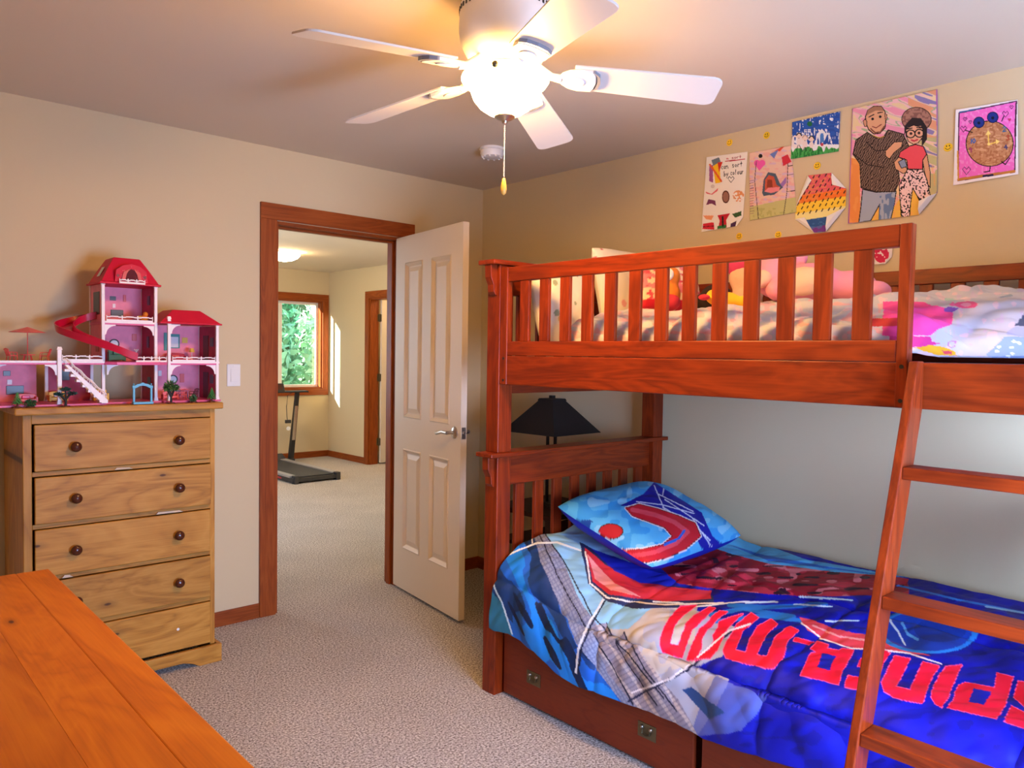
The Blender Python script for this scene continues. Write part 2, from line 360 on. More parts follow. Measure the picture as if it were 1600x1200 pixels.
for z in (.28, 1.08, 1.82):
    hg = MB(d2.location); hg.tube([(HX+.128, DY1-.03, z-.05), (HX+.128, DY1-.03, z+.05)], .008, 8).box(HX+.10, HX+.126, DY1-.0195, DY1-.0175, z-.045, z+.045).box(HX+.133, HX+.136, DY1-.058, DY1-.03, z-.045, z+.045)
    hg.build('hinge', M['brass'], d2)
# hall ceiling lamp, plus an unseen side room lamp added to brighten the open door
GLOBE_H = emit('hall_globe', (1.0, .72, .38), 70)
def dome(name, label, c, r):
    t = thing(name, label, 'ceiling light', (c[0], c[1], H))
    MB(t.location).lathe([(.0001, H-.001), (r*.8, H-.001), (r*.84, H-.02), (r*.8, H-.03)], (c[0], c[1], 0), 28).build('base_plate', M['white'], t, smooth=True)
    MB(t.location).lathe([(r*1.0, H-.022), (r*.99, H-.034), (r*.85, H-.062), (r*.55, H-.088), (r*.2, H-.10), (.0001, H-.102)], (c[0], c[1], 0), 28).build('glass_globe', GLOBE_H, t, smooth='all')
    MB(t.location).ball((c[0], c[1], H-.108), .009, 8).build('finial', M['nickel'], t, smooth=True)
dome('ceiling_light', 'glowing flush dome light on the hall ceiling', (.50, 3.85), .165)
dome('ceiling_light', 'unseen flush dome light added inside the side room beyond the hall', (2.6, 3.7), .14)
# treadmill
TM = plain('treadmill_belt', (.02, .021, .026), .6, bmp=.2, bscale=500); TS = plain('treadmill_rail', (.42, .42, .45), .4, .6); TR = plain('red_sticker', '#b02030', .5)
t = thing('treadmill', 'black walking treadmill with upright handle post under hall window', 'treadmill', (.76, 4.3, 0)); o = t.location
MB(o).box(.48, 1.05, 3.60, 5.05, .015, .06).build('deck', M['dark'], t, bevel=.008)
MB(o).box(.56, .97, 3.63, 4.92, .06, .072).build('belt', TM, t, bevel=.003)
for a, b in ((.48, .555), (.975, 1.05)): MB(o).box(a, b, 3.66, 4.98, .06, .082).build('side_rail', TS, t, bevel=.004)
MB(o).prism([(4.90, .06), (5.12, .06), (5.12, .12), (5.02, .135), (4.92, .085)], 'x', .48, 1.05).build('motor_hood', M['dark'], t, bevel=.006)
for a in (.50, .99): MB(o).box(a, a+.05, 3.585, 3.66, .0, .085).build('end_cap', M['dark'], t, bevel=.006)
MB(o).box(.4795, .4800, 3.85, 4.15, .028, .046).build('side_sticker', TR, t)
up = MB(o); up.prism([(1.10, .06), (1.16, .06), (1.235, .90), (1.195, .90)], 'y', 4.93, 4.985).build('upright_post', M['black'], t, bevel=.004)
MB(o).prism([(1.131, .30), (1.172, .30), (1.212, .72), (1.172, .72)], 'y', 4.927, 4.9305).build('post_trim', M['chrome'], t)
MB(o).box(1.02, 1.16, 4.90, 5.0, .02, .075).build('post_foot', M['dark'], t, bevel=.006)
MB(o).box(.45, 1.34, 4.90, 5.02, .885, .905).build('handle_shelf', M['dark'], t, bevel=.006)
cs = MB(o).prism([(4.90, .905), (5.0, .905), (5.0, .99), (4.95, 1.0)], 'x', .62, 1.03).build('console', M['dark'], t, bevel=.008)
MB(o).raw([(.70, 4.906, .925), (1.0, 4.906, .925), (1.0, 4.938, .985), (.70, 4.938, .985)], [(0, 1, 2, 3)]).build('screen', plain('console_screen', '#401210', .3), cs)
cd = MB(o); cd.tube([(1.13, 4.92, .89), (1.06, 4.90, .85), (1.045, 4.90, .72), (1.05, 4.90, .60), (1.06, 4.90, .53)], .004, 6).build('safety_cord', M['black'], t, smooth=True)
MB(o).box(1.03, 1.10, 4.885, 4.915, .515, .555).build('safety_clip', M['dark'], t, bevel=.004)
MB(o).lathe([(.0001, -.006), (.025, -.005), (.025, .005), (.0001, .006)], (1.07, 4.90, .45), 12, 'y').build('safety_key', M['plast'], t)
# ------------------------------------------------------------------ garden outside the hall window
LEAF = []
for i, c in enumerate(('#8fd2b2', '#bce8c4', '#7cc4ac')):
    LEAF.append(plain('leaf_%d' % i, c, .55, var=.3, vscale=3))
BARK = plain('bark', '#8d8070', .9, bmp=.5, bscale=40)
gr = MB(); gr.raw([(-8, 5.55, -.4), (14, 5.55, -.4), (14, 9.5, .2), (-8, 9.5, .2), (14, 15, 4.5), (-8, 15, 4.5)], [(0, 1, 2, 3), (3, 2, 4, 5)])
tag(gr.build('ground', plain('leafy_bank', '#3c5a34', .95, var=.4, vscale=2, bmp=.5, bscale=20)), 'green planted bank rising outside the hall window', 'ground', kind='structure')
rng = np.random.default_rng(3)
def leafy(name, label, c, rad, n, mi, size=.09):
    t = thing(name, label, 'tree', (c[0], c[1], c[3]), group='trees outside the hall window')
    o = t.location; m = MB(o)
    for k in range(n):
        d = rng.normal(size=3); d /= np.linalg.norm(d); q = rng.random()**.4
        p = np.array([c[0], c[1], c[2]])+d*q*np.array(rad)
        a = rng.normal(size=3); a /= np.linalg.norm(a); b = np.cross(a, d); b /= (np.linalg.norm(b)+1e-6); s = size*(.6+.6*rng.random())
        m.raw([p-a*s, p+b*s*.45, p+a*s, p-b*s*.45], [(0, 1, 2, 3)])
    f = m.build('foliage', LEAF[mi], t, fix=False); f['kind'] = 'stuff'
    MB(o).tube([(c[0], c[1], c[3]), (c[0]+.1, c[1], c[2]*.5+c[3]*.5), (c[0]-.05, c[1]+.1, c[2]+rad[2]*.5)], [.09, .07, .03], 8).build('trunk', BARK, t, smooth=True)
k = 0
for x, y, zc, rx, rz, z0, lab in ((1.75, 7.5, 1.1, .72, 1.25, -.1, 'mid green bushy tree close to the hall window'), (3.3, 7.6, 1.35, .76, 1.4, -.05, 'bright green bushy tree beside the mid green one outside the hall window'), (4.9, 7.7, 1.1, .76, 1.2, -.05, 'blue-green shrub tree at the end of the first garden row'),
                         (2.5, 9.2, 2.0, .85, 1.9, .2, 'tall mid green tree up the bank behind the first row'), (4.4, 9.3, 2.1, .95, 2.0, .25, 'tall bright green tree up the bank behind the first row'), (6.5, 9.4, 2.0, .95, 1.9, .25, 'tall blue-green tree up the bank behind the first row')):
    leafy('garden_tree', lab, (x, y, zc, z0), (rx, rx*.8, rz), 3000, k % 3, .10); k += 1
# ================================================================== bunk bed
B = M['bed']; BX0, BX1 = -1.155, -.059; PT = .074
YH0, YH1 = -1.490, -1.415; YF0, YF1 = -3.49, -3.415
bed = thing('bunk_bed', 'reddish-brown wooden twin bunk bed with slatted guard rails', 'bunk bed', (-.607, -2.45, 0)); bo = bed.location
def bb(nm, bx, ax, bev=.003, par=None): return MB(bo).box(*bx).build(nm, B[ax], par or bed, bevel=bev)
for y0, y1 in ((YH0, YH1), (YF0, YF1)):
    for x0 in (BX0, BX1-PT):
        bb('post', (x0, x0+PT, y0, y1, 0, .974), 'z'); bb('post', (x0, x0+PT, y0, y1, .993, 1.748), 'z')
for ya, yb, inn in ((YH0-.012, YH1+.012, 1), (YF0-.012, YF1+.012, -1)):
    for z, zb in ((.974, .852), (1.748, 1.632)):
        cap = bb('cap_board', (BX0-.043, BX1+.032, ya, yb, z, z+.019), 'x', .004)
        ym = (ya+yb)/2
        bb('end_panel', (BX0+PT, BX1-PT, ym-.013, ym+.013, zb, z), 'x')
        lo = .43 if z < 1 else 1.33
        first = None
        for k in range(8):
            xc = -1.000+k*.1137; w = .052
            if k == 0: first = bb('end_slat', (xc-w/2, xc+w/2, ym-.009, ym+.009, lo, zb), 'z', .002)
            else: dup_mesh(first, bed, (k*.1137, 0, 0))
        bb('end_rail', (BX0+PT, BX1-PT, ym-.013, ym+.013, lo-.10, lo), 'x')
        for sx, xe in ((-1, BX0), (1, BX1)):            # curved corbel under the cap overhang
            d = .034 if sx < 0 else .024
            prof = [(0, 0), (d, 0), (d, -.012), (d*.97, -.05), (d*.75, -.066), (d*.55, -.080), (d*.5, -.108), (d*.2, -.121), (0, -.121)]
            MB(bo).prism([(xe+sx*a, z+b) for a, b in prof], 'y', ym-.021, ym+.017).build('corbel', B['z'], bed, bevel=.002)
# lower side rails
bb('side_rail', (BX0+.006, BX0+.034, YF1, YH0, .27, .40), 'y'); bb('side_rail', (BX1-.034, BX1-.006, YF1, YH0, .27, .40), 'y')
# upper side rails and guards
Z1, Z2, Z3, Z4, Z5 = 1.270, 1.3865, 1.442, 1.678, 1.735
GX = -1.150
def guard(xo, sgn, yfar, ynear):
    xi = xo+sgn*.026; a, b = sorted((xo, xi))
    bb('side_rail', (a, b, YF1, YH0, Z1, Z2-.001), 'y')
    bb('guard_rail', (a, b, ynear+.03, yfar-.042, Z2, Z3), 'y'); bb('guard_rail', (a, b, ynear+.03, yfar-.042, Z4, Z5), 'y')
    a2, b2 = sorted((xo-sgn*.003, xi))
    bb('guard_stile', (a2, b2, yfar-.042, yfar-.001, Z1, Z5), 'z'); bb('guard_stile', (a2, b2, ynear, ynear+.03, Z1, Z5), 'z')
    s0 = None; n = int((yfar-.06-(ynear+.03))/.1078); a3, b3 = sorted((xo+sgn*.003, xo+sgn*.018))
    for k in range(n+1):
        yc = -1.6245-k*.1078
        if yc-.03 < ynear+.03: break
        if s0 is None: s0 = bb('guard_slat', (a3, b3, yc-.0245, yc+.0245, Z3, Z4), 'z', .002)
        else: dup_mesh(s0, bed, (0, -k*.1078, 0))
    for yy in (yfar-.025, ynear+.015):
        for zz in (Z1+.018, Z2-.012):
            MB(bo).lathe([(.0001, xo-sgn*.0042), (.0055, xo-sgn*.0042), (.0055, xo)], (0, yy, zz), 10, 'x').build('bolt', M['black'], bed)
guard(GX, 1, YH0, -3.041)
guard(BX1-.012, -1, YH0, YF1+.002)
for z0 in (.38, 1.29):
    for k in range(9):
        y = -1.6-k*.215; MB(bo).box(BX0+.034, BX1-.034, y-.045, y+.045, z0, z0+.016).build('bed_slat', B['x'], bed)
# ------------------------------------------------------------------ ladder
lad = thing('bunk_ladder', 'slanted brown wooden ladder leaning on the bunk side rail', 'ladder', (-1.40, -3.26, 0)); lo = lad.location
sl = (1.488-1.195)/(1.389-.475); xf = lambda z: -1.195-(1.389-z)*sl
dep = .076; zc = 1.389-(dep-.0375)/sl
for y0 in (-3.081, -3.452):
    pts = [(xf(1.389), 1.389), (xf(0), 0), (xf(0)+dep, 0), (xf(zc)+dep, zc), (-1.1575, 1.389)]
    MB(lo).prism(pts, 'y', y0, y0+.022).build('ladder_rail', B['z'], lad, bevel=.003)
for z in (1.137, .845, .553, .261):
    MB(lo).box(xf(z)+.002, xf(z)+.074, -3.430, -3.081, z-.030, z).build('step', B['y'], lad, bevel=.003)
# ------------------------------------------------------------------ under-bed drawers
DR = woods('drawer_wood', [(.1, '#6a2410'), (.5, '#7d2f14'), (1, '#722a12')], rough=.45, rings=6, tone=.05)
for k, (ya, yb) in enumerate(((-2.419, -1.506), (-3.40, -2.450))):
    t = thing('underbed_drawer', ('dark red-brown rolling drawer under lower bunk, nearest the headboard', 'dark red-brown rolling drawer under lower bunk, below the ladder')[k], 'drawer', (-1.1, (ya+yb)/2, 0), group='drawers under the lower bunk'); o = t.location
    MB(o).box(-1.118, -1.100, ya, yb, .012, .262).build('drawer_front', DR['y'], t, bevel=.003)
    bx = MB(o); bx.box(-1.10, -.25, ya+.03, ya+.045, .03, .24).box(-1.10, -.25, yb-.045, yb-.03, .03, .24).box(-.265, -.25, ya+.045, yb-.045, .03, .24).box(-1.10, -.265, ya+.045, yb-.045, .03, .042).build('drawer_box', DR['x'], t)
    for x in (-1.04, -.33):
        for y in (ya+.06, yb-.06): MB(o).lathe([(.0001, y-.01), (.022, y-.01), (.022, y+.01), (.0001, y+.01)], (x, 0, .022), 12, 'y').build('caster', M['black'], t)
    for yc in (yb-.177, ya+.184):
        pl = MB(o).box(-1.1205, -1.118, yc-.038, yc+.038, .098, .150).build('pull_plate', M['brass'], t, bevel=.001)
        for dy in (-.018, .018): MB(o).ball((-1.123, yc+dy, .136), .007, 10).build('stud', M['nickel'], pl, smooth=True)
        MB(o).tube([(-1.123, yc-.018, .134), (-1.127, yc-.014, .115), (-1.128, yc, .110), (-1.127, yc+.014, .115), (-1.123, yc+.018, .134)], .003, 6).build('bail', M['brass'], pl, smooth=True)
# ================================================================== pine dresser
P = M['pine']
dr = thing('dresser', 'honey pine five-drawer dresser with dark knobs', 'dresser', (-2.24, -.2, 0)); do = dr.location
def db(nm, bx, ax, bev=.003, par=None): return MB(do).box(*bx).build(nm, P[ax], par or dr, bevel=bev)
FX0, FX1, FY, ZT = -2.604, -1.876, -.414, 1.132
db('side_panel', (FX0, FX0+.02, FY+.005, -.02, .08, ZT), 'z'); db('side_panel', (FX1-.02, FX1, FY+.005, -.02, .08, ZT), 'z')
db('back_panel', (FX0+.02, FX1-.02, -.035, -.022, .08, ZT), 'z')
db('face_stile', (FX0, FX0+.03, FY, FY+.005, .08, ZT), 'z'); db('face_stile', (FX1-.022, FX1, FY, FY+.005, .08, ZT), 'z')
for z0, z1 in ((1.096, ZT), (.893, .911), (.690, .708), (.484, .500), (.278, .296)): db('face_rail', (FX0+.03, FX1-.022, FY, FY+.02, z0, z1), 'x', .001)
for z in (.898, .694, .488, .283): db('dust_board', (FX0+.02, FX1-.02, FY+.02, -.036, z, z+.008), 'x', 0)
db('top_board', (-2.634, -1.850, -.446, -.004, ZT, 1.160), 'x', .005)
prof = [(-2.628, 0), (-2.53, 0), (-2.50, .018), (-2.46, .030), (-2.02, .030), (-1.98, .018), (-1.95, 0), (-1.852, 0), (-1.852, .080), (-2.628, .080)]
MB(do).prism(prof, 'y', -.435, -.417).build('plinth', P['x'], dr, bevel=.003)
for x in (-2.628, -1.870): db('plinth_side', (x, x+.018, -.417, -.02, 0, .080), 'y')
dz = [(.911, 1.096), (.708, .893), (.500, .690), (.296, .484), (.089, .278)]
pull = (.004, .007, .001, .003, 0)
for k, (z0, z1) in enumerate(dz):
    xa, xb = FX0+.036, FX1-.024; yf = FY-.012-pull[k]
    w = db('drawer', (xa, xb, yf, yf+.016, z0+.003, z1-.003), 'x', .003)
    MB(do).box(xa+.02, xb-.02, yf+.016, -.06, z0+.012, z1-.03).build('drawer_box', P['y'], w)
    for xc in (-2.431, -2.039):
        zc = (z0+z1)/2
        if k == 4: 
            MB(do).lathe([(.0001, yf-.0008), (.006, yf-.0008), (.006, yf)], (xc, 0, zc), 10, 'y').build('screw_hole', M['plast'], w); continue
        MB(do).lathe([(.008, yf), (.008, yf-.010), (.016, yf-.014), (.0205, yf-.021), (.019, yf-.028), (.012, yf-.033), (.0001, yf-.0345)], (xc, 0, zc), 18, 'y').build('knob', M['knob'], w, smooth='all')
for xa, xb, z in ((-2.29, -2.22, .894), (-2.13, -2.02, .691), (-2.48, -2.44, .486)):
    MB(do).raw([(xa, FY-.020, z+.004), (xb, FY-.020, z+.003), (xb-.01, FY-.006, z+.008), (xa+.012, FY-.006, z+.010), (xa+.01, FY+.01, z+.009), (xb, FY+.01, z+.007)], [(0, 1, 2, 3), (3, 2, 5, 4)]).build('cloth_tip', M['plast'], dr)
# ================================================================== low pine table in the foreground
ta = thing('pine_table', 'glossy orange pine table with a planked top', 'table', (-3.14, -2.3, 0)); to = ta.location
O = M['orange']; tx0, tx1, ty0, ty1, tz = -3.60, -2.712, -3.10, -1.392, .78
edges = [tx1, -2.79, -2.895, -3.01, -3.10, -3.22, -3.33, -3.47, tx0]
for i in range(8):
    x1, x0 = edges[i], edges[i+1]
    MB(to).box(x0+.0001, x1-.0001, ty0, ty1, tz-.028, tz).build('top_board', O['y'], ta, bevel=.0005 if i else .003)
for a, bx, ax in ((0, (tx0+.06, tx1-.06, ty1-.075, ty1-.055, tz-.12, tz-.028), 'x'), (0, (tx0+.06, tx1-.06, ty0+.055, ty0+.075, tz-.12, tz-.028), 'x'), (0, (tx1-.075, tx1-.055, ty0+.075, ty1-.075, tz-.12, tz-.028), 'y'), (0, (tx0+.055, tx0+.075, ty0+.075, ty1-.075, tz-.12, tz-.028), 'y')):
    MB(to).box(*bx).build('apron', O[ax], ta, bevel=.002)
for x in (tx0+.04, tx1-.105):
    for y in (ty0+.04, ty1-.105): MB(to).box(x, x+.065, y, y+.065, 0, tz-.028).build('leg', O['z'], ta, bevel=.004)
# ================================================================== ceiling fan
FC = (-1.682, -2.099); FZ = 2.166
fan = thing('ceiling_fan', 'white five-blade ceiling fan with glowing bowl lamp and pull chain', 'ceiling fan', (FC[0], FC[1], H)); fo = fan.location
c0 = (FC[0], FC[1], 0)
MB(fo).lathe([(.0001, H-.0005), (.075, H-.0005), (.085, H-.012), (.118, H-.02), (.134, H-.045), (.136, H-.075), (.137, H-.12), (.131, H-.155), (.108, H-.195), (.070, H-.215), (.0001, H-.217)], c0, 40).build('motor_housing', M['white'], fan, smooth=True)
s0 = None
for k in range(48):
    t = 2*PI*k/48; ca, sa = math.cos(t), math.sin(t); r = .1355
    if s0 is None:
        s0 = MB().box(.1325, .1372, -.0032, .0032, -.006, .006).build('vent_slot', M['black'], fan)
    else: s0 = dup_mesh(s0, fan, (0, 0, 0))
    s0.location = (0, 0, -.062); s0.rotation_euler = (0, 0, t)
MB(fo).lathe([(.055, H-.205), (.062, H-.209), (.062, H-.221), (.080, H-.224), (.084, H-.228), (.0001, H-.229)], c0, 28).build('switch_housing', M['white'], fan, smooth=True)
# blade (local +x outwards), pitched
def blade_mesh(yw0, yw1, x0, x1, th):
    pts = []
    n = 6; r = .03
    pts += [(x0, -yw0), (x1-r, -yw1)]
    for i in range(n+1): a = -PI/2+PI/2*i/n; pts.append((x1-r+r*math.cos(a), -yw1+r+r*math.sin(a)))
    for i in range(n+1): a = PI/2*i/n; pts.append((x1-r+r*math.cos(a), yw1-r+r*math.sin(a)))
    pts += [(x0, yw0)]
    return pts
BLW = plain('blade_white', (.74, .70, .64), .45, bmp=.04, bscale=60); TIPG = plain('bracket_grey', (.22, .23, .27), .4)
base_a = math.radians(174.4)
bl0 = None
for k in range(5):
    a = base_a-k*2*PI/5
    if bl0 is None:
        m = MB(); m.prism(blade_mesh(.056, .068, .20, .625, .006), 'z', -.003, .003)
        bl0 = m.build('blade', BLW, fan, bevel=.001); bl = bl0
        arm = MB(); arm.tube([(.075, 0, .035), (.10, 0, .016), (.135, 0, -.006), (.165, 0, -.010)], [.012, .011, .011, .013], 10)
        prof = [(.155, 0), (.165, -.022), (.185, -.040), (.215, -.049), (.255, -.046), (.262, -.030), (.266, 0), (.262, .030), (.255, .046), (.215, .049), (.185, .040), (.165, .022)]
        arm.prism(prof, 'z', -.014, -.0032)
        ar0 = arm.build('blade_bracket', M['white'], bl, smooth=True, bevel=.002)
        med = MB(); med.prism([(.20+.03*math.cos(2*PI*i/14)*1.1, .026*math.sin(2*PI*i/14)) for i in range(14)], 'z', -.0175, -.014); me0 = med.build('bracket_medallion', M['white'], bl, bevel=.002)
        tp = MB(); tp.prism([(.252, -.047), (.266, -.030), (.270, 0), (.266, .030), (.252, .047), (.258, .047), (.274, .030), (.279, 0), (.274, -.030), (.258, -.047)], 'z', -.013, .0045); tp0 = tp.build('bracket_lip', TIPG, bl)
    else:
        bl = dup_mesh(bl0, fan, (0, 0, 0))
        for q in (ar0, me0, tp0): dup_mesh(q, bl, (0, 0, 0))
    bl.location = (0, 0, FZ-H+.052); bl.rotation_mode = 'XYZ'; bl.rotation_euler = (math.radians(-13), math.radians(4.8), a)
BOWL = emit('lamp_glass', (1.0, .53, .14), 175, (.9, .85, .75))
RIM = emit('lamp_glass_rim', (1.0, .53, .14), 40, (.9, .85, .75))
MB(fo).lathe([(.088, H-0.2315), (.112, H-0.2340), (.126, H-0.2430), (.1285, H-0.2500)], c0, 40).build('bowl_rim', RIM, fan, smooth='all')
MB(fo).lathe([(.1285, H-0.2500), (.128, H-0.2540), (.120, H-0.2660), (.104, H-0.2770), (.100, H-0.2870), (.092, H-0.3090), (.074, H-0.3310), (.050, H-0.3470), (.025, H-0.3550), (.0001, H-0.3560)], c0, 40).build('bowl_shade', BOWL, fan, smooth='all')
MB(fo).lathe([(.031, H-0.3530), (.031, H-0.3580), (.022, H-0.3650), (.009, H-0.3700), (.007, H-0.3770), (.0001, H-0.3790)], c0, 20).build('finial_cap', M['nickel'], fan, smooth=True)
kn = MB(fo); ang = math.radians(42.4+180+90-28)
MB(fo).ball((FC[0]-.105, FC[1]-.075, H-0.2530), .010, 10).build('bowl_screw', M['brass'], fan, smooth=True)
ch = MB(fo)
for i in range(36): ch.ball((FC[0]+.0, FC[1], H-0.3820-i*.0042), .0021, 6)
ch.build('pull_chain', M['plast'], fan)
MB(fo).lathe([(.0001, H-0.5330), (.004, H-0.5350), (.0075, H-0.5520), (.009, H-0.5670), (.007, H-0.5790), (.0001, H-0.5840)], c0, 14).build('chain_pull', plain('blond_wood', '#e0a94a', .35), fan, smooth='all')
# smoke detector
sm = thing('smoke_detector', 'round white smoke detector on the bedroom ceiling', 'smoke detector', (-.615, -.80, H)); so = sm.location
MB(so).lathe([(.062, H-.0005), (.064, H-.012), (.060, H-.014), (.0001, H-.014)], (-.615, -.80, 0), 28).build('mount', M['plast'], sm, smooth=True)
MB(so).lathe([(.058, H-.0145), (.060, H-.03), (.055, H-.044), (.040, H-.049), (.0001, H-.050)], (-.615, -.80, 0), 28).build('body', M['plast'], sm, smooth=True)
for k in range(10):
    t = 2*PI*k/10; MB(so).ball((-.615+.048*math.cos(t), -.80+.048*math.sin(t), H-.047), .006, 6).build('vent', M['plast'], sm)
# light switch
sw = thing('light_switch', 'cream rocker light switch beside the doorway', 'switch', (-1.6235, 0, 1.265)); wo = sw.location
MB(wo).box(-1.658, -1.589, -.006, 0, 1.209, 1.321).build('wall_plate', M['plast'], sw, bevel=.003)
MB(wo).prism([(-.0115, 1.232), (-.0065, 1.232), (-.0065, 1.298), (-.008, 1.298)], 'x', -1.640, -1.607).build('rocker', M['plast'], sw, bevel=.001)
for z in (1.219, 1.311): MB(wo).lathe([(.0001, -.0070), (.003, -.0068), (.0032, -.006)], (-1.6235, 0, z), 8, 'y').build('screw', M['plast'], sw)
# ------------------------------------------------------------------ lamp on nightstand behind the headboard
DW = woods('dark_wood', [(.1, '#2a120a'), (.6, '#3a1a0e'), (1, '#30160c')], rough=.5, tone=.05)
ns = thing('nightstand', 'dark wooden nightstand in the corner behind the headboard', 'nightstand', (-.30, -.95, 0)); no = ns.location
for bx, nm, ax in (((-.52, -.08, -1.17, -.73, .57, .595), 'top', 'x'), ((-.50, -.10, -1.15, -.75, .06, .08), 'shelf', 'x'), ((-.50, -.10, -1.15, -.75, .40, .42), 'shelf', 'x')): MB(no).box(*bx).build(nm, DW[ax], ns, bevel=.003)
for x in (-.51, -.13):
    for y in (-1.16, -.78): MB(no).box(x, x+.04, y, y+.04, 0, .57).build('leg', DW['z'], ns, bevel=.002)
MB(no).box(-.47, -.13, -1.157, -1.145, .43, .56).build('drawer_front', DW['x'], ns, bevel=.003)
LC = (-.30, -.95)
lp = thing('table_lamp', 'black mission-style table lamp with square pyramid shade', 'lamp', (*LC, .595)); po = lp.location
MB(po).frustum((*LC, .5955), .022, .10, .09).build('base', M['black'], lp, bevel=.003)
for dx, dy in ((.028, 0), (-.028, 0), (0, .028), (0, -.028)):
    MB(po).box(LC[0]+dx-.006, LC[0]+dx+.006, LC[1]+dy-.006, LC[1]+dy+.006, .617, .99).build('column', M['black'], lp)
SH = plain('black_shade', (.006, .0055, .006), .7)
m = MB(po); R0, R1, zb, zt = .262, .072, .985, 1.150; rot = math.radians(47.5-90)
vs = []; fs = []
for r, z in ((R0, zb), (R1, zt), (R1-.004, zt), (R0-.004, zb)):
    for i in range(4): a = rot+PI/2*i; vs.append((LC[0]+r*math.cos(a), LC[1]+r*math.sin(a), z))
for j in range(4):
    for i in range(4): fs.append((j*4+i, j*4+(i+1) % 4, ((j+1) % 4)*4+(i+1) % 4, ((j+1) % 4)*4+i))
m.raw(vs, fs).build('shade', SH, lp)
m = MB(po).frustum((*LC, 1.150), .012, .078, .070, 4, rot).build('shade_cap', SH, lp); MB(po).box(LC[0]-.012, LC[0]+.012, LC[1]-.012, LC[1]+.012, 1.162, 1.178).build('finial', M['black'], lp)
# ================================================================== printed cloth and paper: colours kept on the mesh points
def proj(P):
    d = np.asarray(P)-CAM; z = d@CF
    return np.stack([800+FPX*(d@CR)/z, 600-FPX*(d@CU)/z], -1)
class Ink:
    """paints flat colours on a set of 2-D points"""
    def __init__(s, pts, base): s.p = np.asarray(pts, float); s.c = np.tile(np.array(s2l(base)), (len(s.p), 1))
    def inside(s, poly):
        x, y = s.p[:, 0], s.p[:, 1]; q = np.asarray(poly, float); r = np.zeros(len(x), bool); j = len(q)-1
        for i in range(len(q)):
            (xi, yi), (xj, yj) = q[i], q[j]
            if yi != yj: r ^= ((yi > y) != (yj > y)) & (x < (xj-xi)*(y-yi)/(yj-yi)+xi)
            j = i
        return r
    def near(s, path, w):
        r = np.zeros(len(s.p), bool); q = np.asarray(path, float)
        for a, b in zip(q[:-1], q[1:]):
            d = b-a; t = np.clip(((s.p-a)@d)/max(d@d, 1e-12), 0, 1); r |= (((s.p-a-t[:, None]*d)**2).sum(1) < (w/2)**2)
        return r
    def put(s, m, col, k=1.0): c = np.array(s2l(col)); s.c[m] = s.c[m]*(1-k)+c*k; return s
    def poly(s, pts, col, k=1.0): return s.put(s.inside(pts), col, k)
    def line(s, pts, w, col, k=1.0): return s.put(s.near(pts, w), col, k)
    def edge(s, pts, w, col): return s.line(list(pts)+[pts[0]], w, col)
    def disc(s, c, r, col, k=1.0, ry=None): ry = ry or r; return s.put(((s.p[:, 0]-c[0])/r)**2+((s.p[:, 1]-c[1])/ry)**2 < 1, col, k)
    def ring(s, c, r, w, col, ry=None):
        ry = ry or r; q = np.hypot((s.p[:, 0]-c[0])/r, (s.p[:, 1]-c[1])/ry); return s.put(np.abs(q-1)*min(r, ry) < w/2, col)
    def tint(s, m, f): s.c[m] *= np.asarray(f)[m][:, None] if np.ndim(f) else f; return s
def vn(x, y, seed=0):
    """smooth value noise"""
    r = np.random.default_rng(seed).random((256, 256)); xi, yi = np.floor(x).astype(int), np.floor(y).astype(int); fx, fy = x-xi, y-yi
    fx, fy = fx*fx*(3-2*fx), fy*fy*(3-2*fy); g = lambda a, b: r[a % 256, b % 256]
    return (g(xi, yi)*(1-fx)+g(xi+1, yi)*fx)*(1-fy)+(g(xi, yi+1)*(1-fx)+g(xi+1, yi+1)*fx)*fy*1.0
def grid_mesh(name, P, cols, m, org=(0, 0, 0), parent=None, thick=0, flip=False):
    """P: (n,m,3) grid of points"""
    n, k = P.shape[:2]; idx = np.arange(n*k).reshape(n, k)
    q = np.stack([idx[:-1, :-1], idx[1:, :-1], idx[1:, 1:], idx[:-1, 1:]], -1).reshape(-1, 4)
    if flip: q = q[:, ::-1]
    me = bpy.data.meshes.new(name); me.vertices.add(n*k); me.vertices.foreach_set('co', (P.reshape(-1, 3)-np.asarray(org)).astype(np.float32).ravel())
    me.loops.add(q.size); me.loops.foreach_set('vertex_index', q.ravel().astype(np.int32)); me.polygons.add(len(q))
    me.polygons.foreach_set('loop_start', np.arange(0, q.size, 4, dtype=np.int32)); me.polygons.foreach_set('use_smooth', np.ones(len(q), bool)); me.update(calc_edges=True); me.validate()
    a = me.color_attributes.new('print', 'FLOAT_COLOR', 'POINT'); a.data.foreach_set('color', np.concatenate([cols, np.ones((len(cols), 1))], 1).astype(np.float32).ravel())
    me.materials.append(m); o = bpy.data.objects.new(name, me); COL.objects.link(o)
    if parent is not None: o.parent = parent
    else: o.location = org
    if thick: md = o.modifiers.new('thickness', 'SOLIDIFY'); md.thickness = thick; md.offset = -1
    return o
CLOTH = vcol('printed_cloth', .6, 700, 0); PAPER = vcol('printed_paper', .8)
def smooth01(t): t = np.clip(t, 0, 1); return t*t*(3-2*t)
